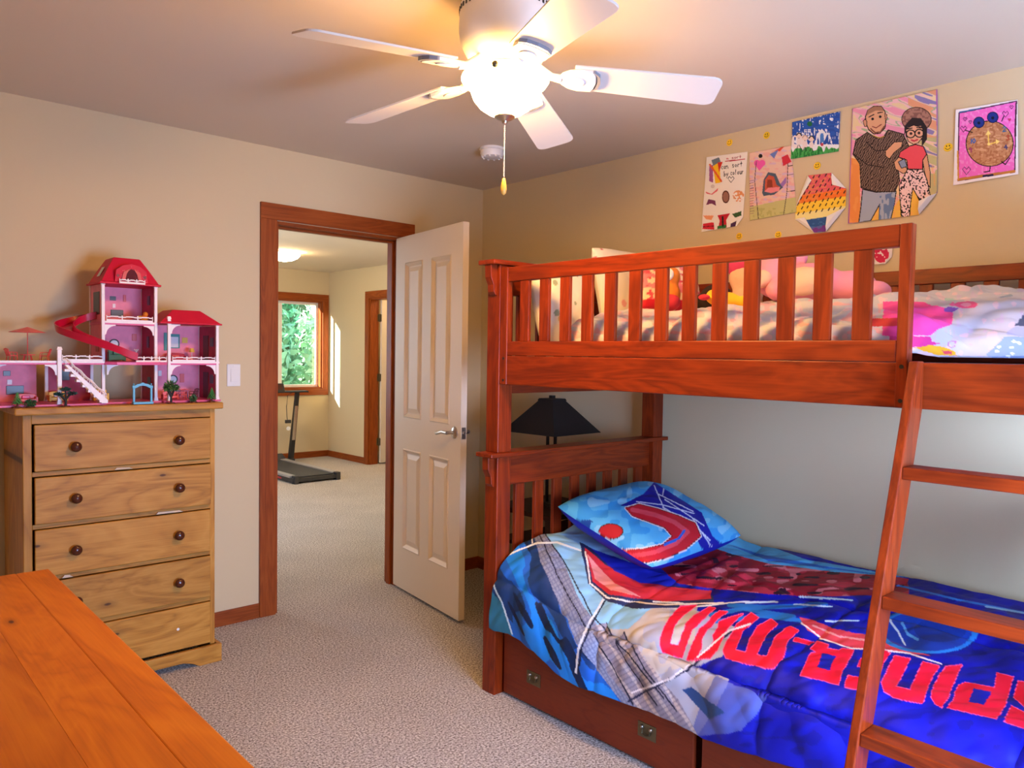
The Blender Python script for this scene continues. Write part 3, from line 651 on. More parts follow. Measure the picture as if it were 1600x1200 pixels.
# ------------------------------------------------------------------ mattresses
MAT = plain('mattress_ticking', (.55, .55, .6), .9, bmp=.2, bscale=300)
def mattress(label, z0, z1, yh=-1.505, yf=-3.40):
    t = thing('mattress', label, 'mattress', (-.6, -2.45, z0), group='bunk mattresses'); o = t.location
    MB(o).box(-1.075, -.105, yf, yh, z0, z1).build('mattress_body', MAT, t, bevel=.04, seg=4, smooth=True)
    for z in (z0+.03, z1-.03):
        MB(o).tube([(-1.078, yf+.05, z), (-1.078, yh-.05, z)], .006, 6).build('piping', MAT, t)
mattress('twin mattress on the lower bunk under the blue comforter', .398, .452)
mattress('twin mattress on the upper bunk behind the guard rail', 1.308, 1.385)
def frame(c, xdir, ydir):
    x = Vector(xdir).normalized(); y = Vector(ydir); y = (y-x*y.dot(x)).normalized(); z = x.cross(y)
    return Matrix(((x.x, y.x, z.x, c[0]), (x.y, y.y, z.y, c[1]), (x.z, y.z, z.z, c[2]), (0, 0, 0, 1)))
def plump(U, V): return np.power(np.clip(1-np.abs(U)**3, 0, 1), .6)*np.power(np.clip(1-np.abs(V)**3, 0, 1), .6)
def under(m, w, h, t, X, Y):
    """height just below a cushion, so that the cloth under it is pressed down"""
    R = np.array(m.to_3x3()); T = np.array(m.translation); n = R[:, 2]; zp = T[2]-(n[0]*(X-T[0])+n[1]*(Y-T[1]))/n[2]
    D = np.stack([X-T[0], Y-T[1], zp-T[2]], -1); U = D@R[:, 0]/(w/2*1.04); V = D@R[:, 1]/(h/2*1.04)
    ins = (np.abs(U) < 1) & (np.abs(V) < 1); return np.where(ins, zp-(t/2*1.16*plump(U, V)+.012)/n[2], 9)
HERO = frame((-.565, -1.812, .692), (1, .02, .035), (0, .93, .30))
# ------------------------------------------------------------------ lower comforter
NY, NS = 620, 400
yy = np.linspace(-1.503, -3.405, NY); ss = np.linspace(0, 1, NS)
hy = [-3.5, -2.82, -2.70, -2.5, -2.4, -2.19, -1.97, -1.89, -1.77, -1.61, -1.53, -1.48]; hz = [.26, .26, .25, .23, .239, .224, .224, .235, .279, .300, .290, .300]
Y, S = np.meshgrid(yy, ss, indexing='ij')
head = smooth01((Y+2.05)/.50)
hem = np.interp(Y, hy, hz)
top = .548+.112*head
vr = .20+.10*head                      # how far the shoulder rounds over
xs0, xs1 = -.075, -.985; xe = -1.180-.006*np.sin(Y*9)-.010*smooth01((Y+2.4)/.5)
l1 = .91; l2 = .30; l3 = np.maximum(.02, top-vr-hem); Lt = l1+l2+l3; A = S*Lt
t1 = np.clip(A/l1, 0, 1); X = xs0+(xs1-xs0)*t1; Z = top-.055*smooth01((t1-.35)/.65)+0*X
zt = top-.055
t2 = np.clip((A-l1)/l2, 0, 1)*PI/2
m2 = A > l1; X = np.where(m2, xs1+(xe-xs1)*np.sin(t2), X); Z = np.where(m2, zt-(vr-.055)*(1-np.cos(t2)), Z)
t3 = np.clip((A-l1-l2)/l3, 0, 1); Z = np.where(A > l1+l2, (top-vr)+(hem-(top-vr))*t3, Z)
# folds, quilting seams
wr = (vn(Y*7+S*6, S*9-Y*2, 1)-.5)*.030+(vn(Y*19+S*5, S*16, 2)-.5)*.014+(vn(Y*38-S*30, S*24, 5)-.5)*.006
seam = lambda d, w: np.exp(-(d/w)**2)
wr -= .013*seam(A-(l1+.20), .016)+.011*seam(A-.50, .016)
wr += .010*np.cos(np.clip((A-(l1+.20))/.16, -1, 1)*PI/2)*0
wr -= .010*seam(((Y+1.75) % .62)-.31, .014)
wr += .018*np.maximum(0, np.sin((Y*22+S*14+2*vn(Y*4, S*4, 9))))*smooth01((A-l1-.10)/.2)*.6
# rumples where the comforter bunches below the pillow
wr += .020*np.sin(Y*58+S*16)*np.exp(-((Y+2.17)/.10)**2)*np.exp(-((S-.40)/.13)**2)
gy, gx = np.gradient(np.stack([X, Y, Z], -1), axis=(0, 1)); nrm = np.cross(gx, gy); nrm /= np.linalg.norm(nrm, axis=-1, keepdims=True)
nrm *= np.where(nrm[..., 2:3]+(-nrm[..., 0:1]) < 0, -1, 1)
fade = np.minimum(1, np.minimum(S, 1-S)*14+.25)
Pc = np.stack([X, Y, Z], -1)+nrm*(wr*fade)[..., None]
Pc[..., 0] = np.where(Pc[..., 2] < .415, np.minimum(Pc[..., 0], -1.162), np.minimum(Pc[..., 0], -.070)); Pc[..., 1] = np.clip(Pc[..., 1], -3.41, -1.502)
Pc[..., 2] = np.minimum(Pc[..., 2], under(HERO, .70, .55, .19, Pc[..., 0], Pc[..., 1]))
pp = proj(Pc.reshape(-1, 3)); k = Ink(pp, '#060fa8'); pu, pv = pp[:, 0], pp[:, 1]
za = lambda q: [(1020+x*.15, 930+y*.15) for x, y in q]; zb_ = lambda q: [(1220+x*.125, 960+y*.125) for x, y in q]; zc_ = lambda q: [(1370+x*.14375, 1000+y*.14375) for x, y in q]
k.put(vn(pu/26, pv/9, 3) > .66, '#050a78', .6)
k.poly([(860, 800), (1010, 880), (1070, 950), (1150, 985), (1130, 1030), (1083, 1043), (1140, 1065), (1120, 1110), (1090, 1152), (960, 1115), (880, 1000), (840, 900)], '#aeb0c2')
k.put(k.inside([(985, 955), (1090, 950), (1090, 1040), (1000, 1060), (930, 1010)]) & (vn(pu/14, pv/30, 4) > .52), '#c9c0b4', .8)
k.poly([(800, 780), (905, 780), (1012, 905), (1016, 955), (985, 985), (935, 985), (880, 900), (840, 840)], '#8cc4ea')
k.poly([(1120, 1060), (1150, 1075), (1200, 1090), (1160, 1140), (1080, 1150), (1095, 1110)], '#5a68b8', .8)
lft = k.inside([(740, 1010), (740, 900), (800, 830), (838, 826), (862, 880), (892, 950), (932, 1020), (985, 1105), (905, 1080), (845, 1040), (800, 1010)])
k.put(lft, '#1c62c4'); st = vn((pu*.9-pv*.45)/13, (pv+pu*.4)/70, 6)
k.put(lft & (st > .60), '#163a70'); k.put(lft & (st < .33), '#1b86e6'); k.put(lft & (vn((pu*.9-pv*.45)/7, pv/60, 8) > .72), '#0f2448')
k.poly([(740, 1000), (740, 930), (772, 925), (790, 945), (803, 992), (770, 1000)], '#2a6f8c'); k.line([(768, 905), (786, 938), (803, 990)], 2.5, '#b9d4e6')
tow = [(830, 824), (852, 838), (884, 890), (908, 945), (962, 1012), (1034, 1104), (1066, 1138), (980, 1104), (902, 1004), (868, 930), (846, 880)]
k.poly(tow, '#8f97b2'); tm = k.inside(tow)
k.put(tm & (((pu*.86-pv*.5) % 5 < 1.7) | ((pv*.8+pu*.5) % 6 < 1.6)), '#666f92', .75)
low = [(926, 980), (948, 974), (966, 1000), (978, 990), (1006, 1024), (1062, 1092), (1094, 1148), (1006, 1116), (952, 1052)]
k.poly(low, '#98909e'); k.put(k.inside(low) & ((pu*.8-pv*.55) % 16 < 5), '#cdbfba', .8); k.put(k.inside(low) & ((pv*.8+pu*.45) % 7 < 2), '#5e5a72', .5)
k.poly([(1068, 1076), (1083, 1072), (1135, 1112), (1112, 1124)], '#2b4c86')
for ln in ([(852, 838), (886, 890), (926, 965), (986, 1022), (1040, 1090)], [(838, 826), (870, 900), (906, 962), (960, 1040), (992, 1100)], [(948, 974), (980, 1030), (1030, 1100)], [(978, 990), (1010, 1045), (1060, 1110)]): k.line(ln, 2, '#20243c')
k.line([(786, 874), (812, 862), (840, 852), (870, 851), (908, 864)], 3, '#e8f2f6'); k.line([(832, 826), (832, 852)], 2, '#e8f2f6')
k.line([(946, 936), (922, 975), (907, 1010), (903, 1050)], 3.5, '#dfe6ee'); k.line([(948, 940), (925, 978), (911, 1010), (908, 1040)], 2.5, '#1a2340')
k.line([(985, 1095), (1030, 1070), (1078, 1046), (1100, 1030), (1140, 992), (1175, 978)], 3.5, '#1a2046'); k.line([(990, 1082), (1050, 1060), (1095, 1030), (1138, 990), (1172, 979)], 3, '#e9e4ea')
# plain colour ribbons
k.poly([(905, 850), (918, 915), (948, 942), (990, 955), (1115, 952), (1115, 935), (1000, 900)], '#2c3560')
k.poly([(912, 858), (925, 912), (952, 932), (1040, 944), (1112, 940), (1112, 926), (1040, 920), (985, 905), (945, 885)], '#d2303f')
k.poly([(916, 868), (928, 908), (955, 926), (1000, 936), (960, 915), (935, 890)], '#f09a9a')
k.poly([(922, 860), (960, 895), (1000, 914), (1040, 918), (1112, 925), (1112, 905), (1030, 890), (980, 880)], '#2028b4')
k.line([(914, 866), (921, 915), (950, 937), (1010, 947), (1040, 949), (1130, 946)], 2.6, '#f6efe8')
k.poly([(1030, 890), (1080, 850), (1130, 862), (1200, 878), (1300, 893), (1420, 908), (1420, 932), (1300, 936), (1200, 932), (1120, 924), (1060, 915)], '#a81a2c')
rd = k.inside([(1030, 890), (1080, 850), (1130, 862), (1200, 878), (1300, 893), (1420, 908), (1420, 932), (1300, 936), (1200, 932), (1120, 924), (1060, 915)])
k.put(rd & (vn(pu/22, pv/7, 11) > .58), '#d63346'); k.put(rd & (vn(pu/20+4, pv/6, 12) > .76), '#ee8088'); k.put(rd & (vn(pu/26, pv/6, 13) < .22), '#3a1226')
k.poly([(1080, 800), (1130, 800), (1170, 845), (1260, 878), (1420, 906), (1300, 897), (1200, 884), (1140, 868), (1090, 850)], '#58b6e6')
k.put(k.inside([(1140, 855), (1200, 872), (1300, 890), (1420, 908), (1300, 893), (1200, 880)]), '#2a70d0')
k.line([(1020, 944), (1060, 946), (1090, 952), (1160, 944), (1215, 945)], 2.5, '#e8eef6')
for q in ([(1110, 965), (1160, 955), (1240, 968)], [(1120, 975), (1190, 966), (1260, 975)], [(1140, 950), (1200, 953), (1290, 948)]): k.line(q, 7, '#2479d6')
for q in ([(1165, 946), (1210, 944)], [(1240, 948), (1300, 952)], [(1290, 974), (1340, 974)], [(1250, 935), (1330, 942)]): k.line(q, 2.5, '#d7ecf6')
k.poly([(1247, 968), (1268, 972), (1302, 986), (1336, 993), (1380, 1000), (1410, 1014), (1455, 1030), (1400, 1024), (1345, 1020), (1292, 1006), (1262, 990)], '#df4454')
k.line([(1252, 978), (1285, 1003), (1330, 1018), (1380, 1020), (1420, 1026), (1470, 1042)], 2.5, '#f7e6e8'); k.line([(1270, 982), (1310, 998), (1370, 1008)], 3, '#f0a0a6')
k.disc((1450, 990), 74, '#1a46b8', .9, 34); k.ring((1450, 990), 74, 4, '#2a8ae0', 34); k.disc((1470, 988), 40, '#12308a', .8, 20)
k.line([(1390, 972), (1404, 990), (1414, 1012)], 3, '#dff0f8'); k.line([(1410, 978), (1420, 995), (1436, 1004)], 4, '#63b4ee')
k.line([(1400, 918), (1500, 942), (1620, 966)], 3, '#2f86e6'); k.line([(1540, 952), (1620, 966)], 3, '#9bd0f4')
RED = '#f0123a'
N_ = za([(290, 140), (200, 240), (120, 370), (82, 460), (82, 530), (115, 590), (200, 620), (320, 660), (385, 470), (410, 390), (500, 285), (660, 165), (590, 148), (430, 242), (350, 330), (310, 430), (270, 545), (175, 520), (240, 320), (310, 245), (460, 135)])
A1 = za([(700, 190), (775, 200), (660, 290), (560, 390), (515, 480), (515, 570), (460, 685), (375, 680), (430, 520), (490, 370), (600, 265)])
A2 = za([(935, 218), (880, 265), (800, 350), (745, 420), (725, 500), (690, 590), (610, 675), (455, 688), (520, 620), (600, 590), (640, 500), (620, 450), (680, 370), (690, 300), (820, 250)])
M_ = za([(1025, 210), (1100, 262), (1000, 345), (930, 400), (865, 600), (975, 625), (1020, 480), (1090, 350), (1235, 275), (1305, 330), (1220, 400), (1150, 500), (1085, 645), (1200, 668), (1270, 480), (1400, 370), (1440, 355), (1525, 395), (1400, 510), (1310, 730), (1250, 775), (1180, 775), (900, 715), (770, 680), (745, 600), (800, 450), (880, 320)])
HY_ = zb_([(190, 325), (400, 375), (370, 420), (160, 370)])
R_ = zb_([(470, 375), (590, 420), (580, 460), (730, 490), (760, 465), (910, 485), (850, 600), (780, 740), (735, 915), (260, 800), (350, 560), (380, 520), (460, 510), (385, 470)]); RH = zb_([(525, 525), (690, 555), (610, 740), (455, 700)])
E_ = zb_([(845, 805), (1060, 850), (1120, 720), (960, 690), (1000, 590), (1160, 620), (1210, 520), (1050, 490), (1090, 400), (1370, 520), (1290, 640), (1180, 870), (1110, 1010), (815, 940)])
D_ = zc_([(200, 205), (365, 235), (290, 380), (205, 545), (360, 580), (430, 430), (500, 270), (665, 315), (560, 540), (490, 725), (200, 665), (80, 590), (45, 500), (80, 410)])
I_ = zc_([(740, 325), (920, 298), (850, 460), (770, 650), (715, 770), (640, 730), (592, 660), (605, 580), (690, 400)])
P_ = zc_([(1310, 395), (1480, 435), (1450, 560), (1390, 750), (1300, 900), (780, 775), (890, 530), (950, 495), (1270, 555)]); PH = zc_([(1060, 565), (1235, 600), (1170, 745), (1000, 710)])
S1 = zc_([(1540, 480), (1900, 570), (1860, 700), (1690, 665), (1640, 760), (1820, 860), (1760, 1010), (1720, 1040), (1380, 930), (1460, 755), (1660, 860), (1660, 820), (1495, 665)])
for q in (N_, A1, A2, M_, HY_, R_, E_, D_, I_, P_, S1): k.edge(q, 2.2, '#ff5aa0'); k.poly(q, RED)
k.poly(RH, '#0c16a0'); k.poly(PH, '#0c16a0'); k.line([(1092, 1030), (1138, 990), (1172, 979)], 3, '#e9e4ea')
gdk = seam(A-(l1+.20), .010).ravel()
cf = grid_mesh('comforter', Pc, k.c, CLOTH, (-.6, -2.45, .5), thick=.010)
tag(cf, 'blue city-print comforter with big red lettering on the lower bunk', 'comforter')
# ------------------------------------------------------------------ cushions
def cushion(name, label, w, h, t, mtx, paint, nu=90, nv=70, cat='pillow', group=None, sag=0.0, seed=0, cloth=CLOTH):
    """front and back sheets meeting in a piped edge; paint(ink, world points, uv)"""
    root = thing(name, label, cat, mtx.translation, group=group)
    u = np.linspace(-1, 1, nu); v = np.linspace(-1, 1, nv); U, V = np.meshgrid(u, v, indexing='ij')
    prof = plump(U, V); cr_ = 1-.085*(np.abs(U)*np.abs(V))**3
    pin = 1-.06*(1-np.abs(V)**2)*np.abs(U)**6; pin2 = 1-.06*(1-np.abs(U)**2)*np.abs(V)**6
    wrk = (vn(U*4+seed, V*4, seed+20)-.5)*.10+(vn(U*9+seed, V*9, seed+21)-.5)*.05
    R = np.array(mtx.to_3x3()); T = np.array(mtx.translation)
    for sgn, nm in ((1, 'pillow_front'), (-1, 'pillow_back')):
        L = np.stack([U*w/2*pin*cr_, V*h/2*pin2*cr_, sgn*t/2*prof*(1+wrk)-sag*(U**2)*t], -1); Wd = L@R.T+T
        ik = Ink(proj(Wd.reshape(-1, 3)) if sgn > 0 else np.stack([U.ravel(), V.ravel()], -1), '#f4ece4'); paint(ik, Wd.reshape(-1, 3), np.stack([U.ravel(), V.ravel()], -1), sgn)
        grid_mesh(nm, Wd, ik.c, cloth, T, root, flip=(sgn < 0))
    return root
def paint_hero(k, Wp, uv, sg):
    if sg < 0: k.c[:] = np.array(s2l('#1422b0')); return
    pu, pv = k.p[:, 0], k.p[:, 1]
    q = lambda a: [(860+x*.16875, 750+y*.16875) for x, y in a]
    k.c[:] = np.array(s2l('#54b4ea')); k.put(vn(pu/16, pv/12, 31) > .58, '#2f96e0', .8); k.put(vn(pu/12, pv/14, 32) > .74, '#8ed2f4', .8)
    k.poly(q([(60, 330), (240, 380), (420, 520), (560, 700), (760, 900), (780, 1050), (500, 900), (250, 660), (60, 560)]), '#1f62c4')
    k.put(k.inside(q([(230, 370), (380, 370), (520, 560), (700, 780), (800, 960), (640, 900), (420, 680), (280, 520)])) & (vn((pu-pv)/9, (pu+pv)/40, 33) > .45), '#174a9c')
    k.poly(q([(60, 380), (230, 390), (300, 560), (320, 660), (90, 540)]), '#2e9ad8')
    k.put(k.inside(q([(560, 600), (700, 780), (900, 950), (800, 980), (640, 800)])) & ((pu*.8-pv*.5) % 6 < 3), '#8a93b4', .8)
    k.poly(q([(640, 240), (860, 130), (960, 20), (1400, 300), (1500, 520), (1800, 760), (1500, 800), (1380, 600), (1300, 420), (1100, 330), (900, 260), (780, 240)]), '#14189c')
    for a in ([(960, 50), (1050, 260), (1080, 300)], [(1050, 80), (1040, 140)], [(1000, 130), (1320, 290)], [(800, 200), (1040, 230), (1330, 310)], [(1060, 180), (1420, 420)], [(1040, 250), (1380, 460), (1480, 560)], [(1320, 360), (1530, 680)]): k.line(q(a), 1.6, '#d8def4')
    k.disc(q([(560, 475)])[0], 19.5, '#3c0c16', 1, 12.5); k.disc(q([(560, 475)])[0], 18, '#c01c2a', 1, 11)
    # one plain red sweep with a lighter core
    sw = q([(700, 260), (820, 225), (1000, 270), (1180, 330), (1340, 400), (1390, 520), (1250, 640), (1080, 720), (900, 760), (720, 770), (600, 700), (640, 655), (860, 640), (1040, 600), (1130, 520), (1060, 440), (900, 380), (760, 330)])
    k.edge(sw, 5, '#f2dede'); k.edge(sw, 2, '#5a0c18'); k.poly(sw, '#cc1c2c')
    k.line(q([(760, 275), (960, 320), (1150, 390), (1270, 480), (1160, 590), (960, 670), (700, 715)]), 7, '#e4495a'); k.line(q([(1060, 600), (1190, 540), (1240, 470)]), 4, '#2a62c8')
    k.poly(q([(820, 840), (1000, 800), (1130, 860), (1060, 980), (900, 960)]), '#7ccaf0')
mt = HERO
cushion('pillow', 'blue pillow printed with a red sweep propped on the lower bunk', 0.70, .55, .19, mt, paint_hero, 190, 150, seed=2)
PK = plain('pink_plush', '#f09ab4', .9, bmp=.4, bscale=250); PE = plain('peach_plush', '#f6c8a8', .9, bmp=.4, bscale=250); BR = plain('brown_plush', '#24100a', .95, bmp=.5, bscale=250); YE = plain('yellow_plush', '#f0b420', .85, bmp=.3, bscale=250); OR_ = plain('orange_plush', '#dd7a20', .9, bmp=.4, bscale=250); CR_ = plain('cream_plush', '#f2e2cc', .9, bmp=.4, bscale=250); RD = plain('red_felt', '#c82838', .8)
one = (1, 1, 1)
TOYS = [
 ('large pink soft animal lying on the upper bunk comforter', [('body', PK, [((-.50, -2.45, 1.665), .085, (1, 1.5, .9)), ((-.46, -2.58, 1.648), .075, (1, 1.3, .8)), ((-.52, -2.69, 1.622), .05, (1, 1.2, .8)), ((-.50, -2.32, 1.70), .085, one), ((-.56, -2.37, 1.638), .05, (1.3, 1, .8)), ((-.42, -2.27, 1.775), .035, (.6, 1, 1.4)), ((-.46, -2.39, 1.775), .035, (.6, 1, 1.4))]), ('belly_patch', PE, [((-.565, -2.46, 1.668), .058, (.6, 1.4, .9))]), ('muzzle', PE, [((-.575, -2.305, 1.685), .042, (.8, 1, .8))])]),
 ('dark brown soft toy slumped on the upper bunk', [('body', BR, [((-.66, -2.165, 1.618), .062, (1, 1.0, .85)), ((-.66, -2.10, 1.60), .042, (1, 1.0, .8)), ((-.645, -2.215, 1.60), .036, (.8, .9, .7))])]),
 ('yellow soft duck-shaped toy beside the pink animal', [('body', YE, [((-.80, -2.30, 1.590), .040, (1, 1.3, .85)), ((-.80, -2.385, 1.584), .034, (1, 1.3, .8)), ((-.81, -2.25, 1.607), .03, one)]), ('beak', RD, [((-.845, -2.235, 1.604), .018, (1, 1.2, .6))])]),
 ('orange soft toy with cream face and red shirt', [('body', OR_, [((-.74, -2.010, 1.700), .042, one), ((-.74, -2.013, 1.63), .042, (1, 1, 1.2))]), ('face', CR_, [((-.770, -2.022, 1.705), .024, (.7, 1, 1))]), ('shirt', RD, [((-.757, -2.018, 1.60), .043, (1, 1.1, .8))])]),
 ('peach rag doll with pink hood behind the brown toy', [('body', PE, [((-.38, -2.11, 1.715), .06, one), ((-.38, -2.13, 1.645), .055, (1, 1.2, 1))]), ('hood', plain('pink_felt', '#e0447c', .85), [((-.37, -2.095, 1.760), .062, (1, 1, .7))])]),
]
UP_A = frame((-.885, -1.585, 1.585), (1, 0, 0), (0, .24, .97)); UP_B = frame((-.46, -1.590, 1.660), (1, 0, 0), (0, .24, .97)); UP_C = frame((-.56, -1.87, 1.690), (.95, -.30, 0), (.10, .25, .96))
def press(X, Y):
    z = np.full(X.shape, 9.0)
    for lab, parts in TOYS:
        for nm, m, balls in parts:
            for c, r, sc in balls:
                a, b, e = r*sc[0]+.014, r*sc[1]+.014, r*sc[2]+.012; q = 1-((X-c[0])/a)**2-((Y-c[1])/b)**2
                z = np.where(q > 0, np.minimum(z, c[2]-e*np.sqrt(np.maximum(q, 0))), z)
    for c, hx, hy, zb in ((UP_A, .22, .17, 1.375), (UP_B, .28, .17, 1.415), (UP_C, .20, .13, 1.545)):
        T = c.translation; s_ = np.maximum(np.abs(X-T.x)/hx, np.abs(Y-T.y)/hy); z = np.where(s_ < 1.15, np.minimum(z, zb+.25*np.maximum(0, s_-1)), z)
    return z
# ------------------------------------------------------------------ upper bunk comforter
NY, NS = 620, 320
yy = np.linspace(-1.60, -3.40, NY); ss = np.linspace(0, 1, NS); Y, S = np.meshgrid(yy, ss, indexing='ij')
X = -.10-.995*np.sin(np.minimum(1, S*1.0)*PI/2)**.92
prof = np.interp(S, [0, .25, .5, .68, .82, .92, 1.0], [1.585, 1.575, 1.55, 1.52, 1.485, 1.445, 1.40])
prof = prof+.030*smooth01((-2.5-Y)/.4)*(1-S)
Z = prof+(vn(Y*6, S*7, 41)-.5)*.05*(1-.5*S)+(vn(Y*14+S*9, S*12, 42)-.5)*.022+(vn(Y*30+S*30, S*20-Y*10, 43)-.5)*.009
Z -= .016*np.exp(-((S-.62)/.03)**2)+.012*np.exp(-(((Y+.3) % .55-.27)/.02)**2)
Z = np.maximum(Z, 1.396); Z = np.maximum(np.minimum(Z, press(X, Y)), 1.40)
Pu = np.stack([np.clip(X, -1.112, -.10), Y, Z], -1); pp = proj(Pu.reshape(-1, 3)); k = Ink(pp, '#c2c2cf'); pu, pv = pp[:, 0], pp[:, 1]
k.put(vn(pu/9, pv/8, 44) > .72, '#e8c6d2', .7); k.put(vn(pu/7, pv/9, 45) > .80, '#c9b8d8', .7); k.put((pu < 1410) & (vn(pu/11, pv/6, 46) > .74), '#e79aa4', .6)
z4 = lambda q: [(1425+x*.109375, 450+y*.109375) for x, y in q]
k.poly(z4([(-400, 230), (200, 250), (340, 300), (470, 320), (610, 400), (580, 560), (490, 590), (380, 620), (280, 700), (-400, 700)]), '#ee4aa8')
k.poly(z4([(470, 330), (560, 310), (690, 330), (600, 390), (480, 380)]), '#7a4fc0'); k.poly(z4([(540, 280), (600, 240), (640, 300), (590, 310)]), '#f06ab0')
k.disc(z4([(790, 285)])[0], 18, '#ee5a96', 1, 5); k.disc(z4([(790, 285)])[0], 8, '#f6a0c0', 1, 2.5)
k.poly(z4([(-300, 700), (290, 715), (300, 780), (430, 800), (250, 850), (60, 850), (-300, 850)]), '#d83a90')
k.poly(z4([(60, 860), (280, 830), (480, 850), (640, 920), (660, 970), (420, 970), (170, 900)]), '#f0b22c'); k.poly(z4([(450, 900), (580, 910), (600, 950), (480, 950)]), '#d84a60')
k.ring(z4([(585, 820)])[0], 6, 1.3, '#c070b8', 4.5)
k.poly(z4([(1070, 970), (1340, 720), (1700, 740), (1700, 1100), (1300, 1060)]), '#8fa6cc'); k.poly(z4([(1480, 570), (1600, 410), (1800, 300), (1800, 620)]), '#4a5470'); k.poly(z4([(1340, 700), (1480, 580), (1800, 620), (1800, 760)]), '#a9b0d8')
for a, b in ((1260, 855), (1240, 915), (1480, 780), (1440, 860), (1450, 945), (1550, 800), (1390, 985)): k.disc(z4([(a, b)])[0], 3.6, '#e4f0f6', 1, 2)
k.poly(z4([(470, 190), (600, 190), (650, 230), (480, 235)]), '#9cc0c4'); k.poly(z4([(1240, 180), (1420, 140), (1450, 170), (1270, 195)]), '#8fa0b4')
k.line([(1345, 508), (1410, 506)], 12, '#c8303c')
cu = grid_mesh('comforter', Pu, k.c, CLOTH, (-.6, -2.45, 1.42), thick=.010)
tag(cu, 'rumpled white comforter with bright pink print on the upper bunk', 'comforter')
# upper bunk pillows and toys
def paint_floral(seed):
    def f(k, Wp, uv, sg):
        k.c[:] = np.array(s2l('#f2e8d8')); u, v = uv[:, 0], uv[:, 1]
        r = np.random.default_rng(seed)
        for i in range(26):
            c = r.uniform(-1, 1, 2); col = ('#d0405c', '#e89aa0', '#d8c05a', '#8a9a78')[i % 4]; s = r.uniform(.03, .09)
            k.put((u-c[0])**2+((v-c[1])*1.0)**2 < s*s, col, .85)
    return f
cushion('pillow', 'white floral pillow leaning on the upper bunk headboard by the guard', .335, .36, .13, UP_A, paint_floral(5), seed=4, group='pillows on the upper bunk')
cushion('pillow', 'white floral pillow peeking above the upper bunk guard rail', .455, .45, .13, UP_B, paint_floral(9), seed=6, group='pillows on the upper bunk')
def paint_patch(k, Wp, uv, sg):
    u, v = uv[:, 0], uv[:, 1]; k.c[:] = np.array(s2l('#f0d8b8')); k.put(vn(u*6, v*6, 51) > .55, '#e8828c'); k.put(vn(u*11, v*11, 52) > .7, '#d85060'); k.put(np.abs(v+.82) < .16, '#d02038')
cushion('cushion', 'pink patchwork cushion with a red band on the upper bunk', .32, .24, .09, UP_C, paint_patch, 60, 50, 'cushion', seed=8)
def plush(name, label, parts, cat='plush toy', vox=.010):
    """parts: (name, material, [(centre, radius, scale)...]) ; the body balls are fused into one skin"""
    root = None
    for i, (nm, m, balls) in enumerate(parts):
        if root is None: root = thing(name, label, cat, (balls[0][0][0], balls[0][0][1], balls[0][0][2]-.05), group='soft toys on the upper bunk')
        b = MB(root.location)
        for c, r, sc in balls: b.ball(c, r, 16, sc)
        o = b.build(nm, m, root, smooth='all')
        if len(balls) > 1:
            md = o.modifiers.new('skin', 'REMESH'); md.mode = 'VOXEL'; md.voxel_size = vox; md.use_smooth_shade = True
            sm_ = o.modifiers.new('soften', 'SMOOTH'); sm_.iterations = 8; sm_.factor = .6
    return root
for lab, parts in TOYS: plush('soft_toy', lab, parts)
# ================================================================== drawings on the wall
def sheet(name, label, cor, paint, nu=110, nv=130, folds=(), wave=.004, cat='drawing', group='drawings on the wall'):
    """cor: TL, TR, BR, BL as (y, z) on the wall x=0; folds: (point, direction, lift) in (y,z): the side left of the line is turned over"""
    u = np.linspace(0, 1, nu); v = np.linspace(0, 1, nv); U, V = np.meshgrid(u, v, indexing='ij'); c = np.asarray(cor, float)
    Q = ((1-U)*(1-V))[..., None]*c[0]+(U*(1-V))[..., None]*c[1]+(U*V)[..., None]*c[2]+((1-U)*V)[..., None]*c[3]
    X = -.0035-wave*(vn(U*3, V*3, len(label))*.9)-.010*np.maximum(0, V-.9)*4*wave/.004*.3
    ik = Ink(proj(np.stack([0*U, Q[..., 0], Q[..., 1]], -1).reshape(-1, 3)), '#f2ece2'); paint(ik)
    col = ik.c.reshape(nu, nv, 3).copy()
    for p, d, lift in folds:
        p = np.array(p); d = np.array(d, float); d /= np.linalg.norm(d); n = np.array([-d[1], d[0]]); s = (Q-p)@n; m = s > 0
        Q = np.where(m[..., None], Q-n*(2*s*.80)[..., None], Q); X = np.where(m, X-lift*np.minimum(1, s/.02)-.002, X); col[m] = s2l('#f0ece6')
    P = np.stack([X, Q[..., 0], Q[..., 1]], -1)
    o = grid_mesh(name, P, col.reshape(-1, 3), PAPER, (0, float(c[:, 0].mean()), float(c[:, 1].mean())), thick=.0006)
    return tag(o, label, cat, group)
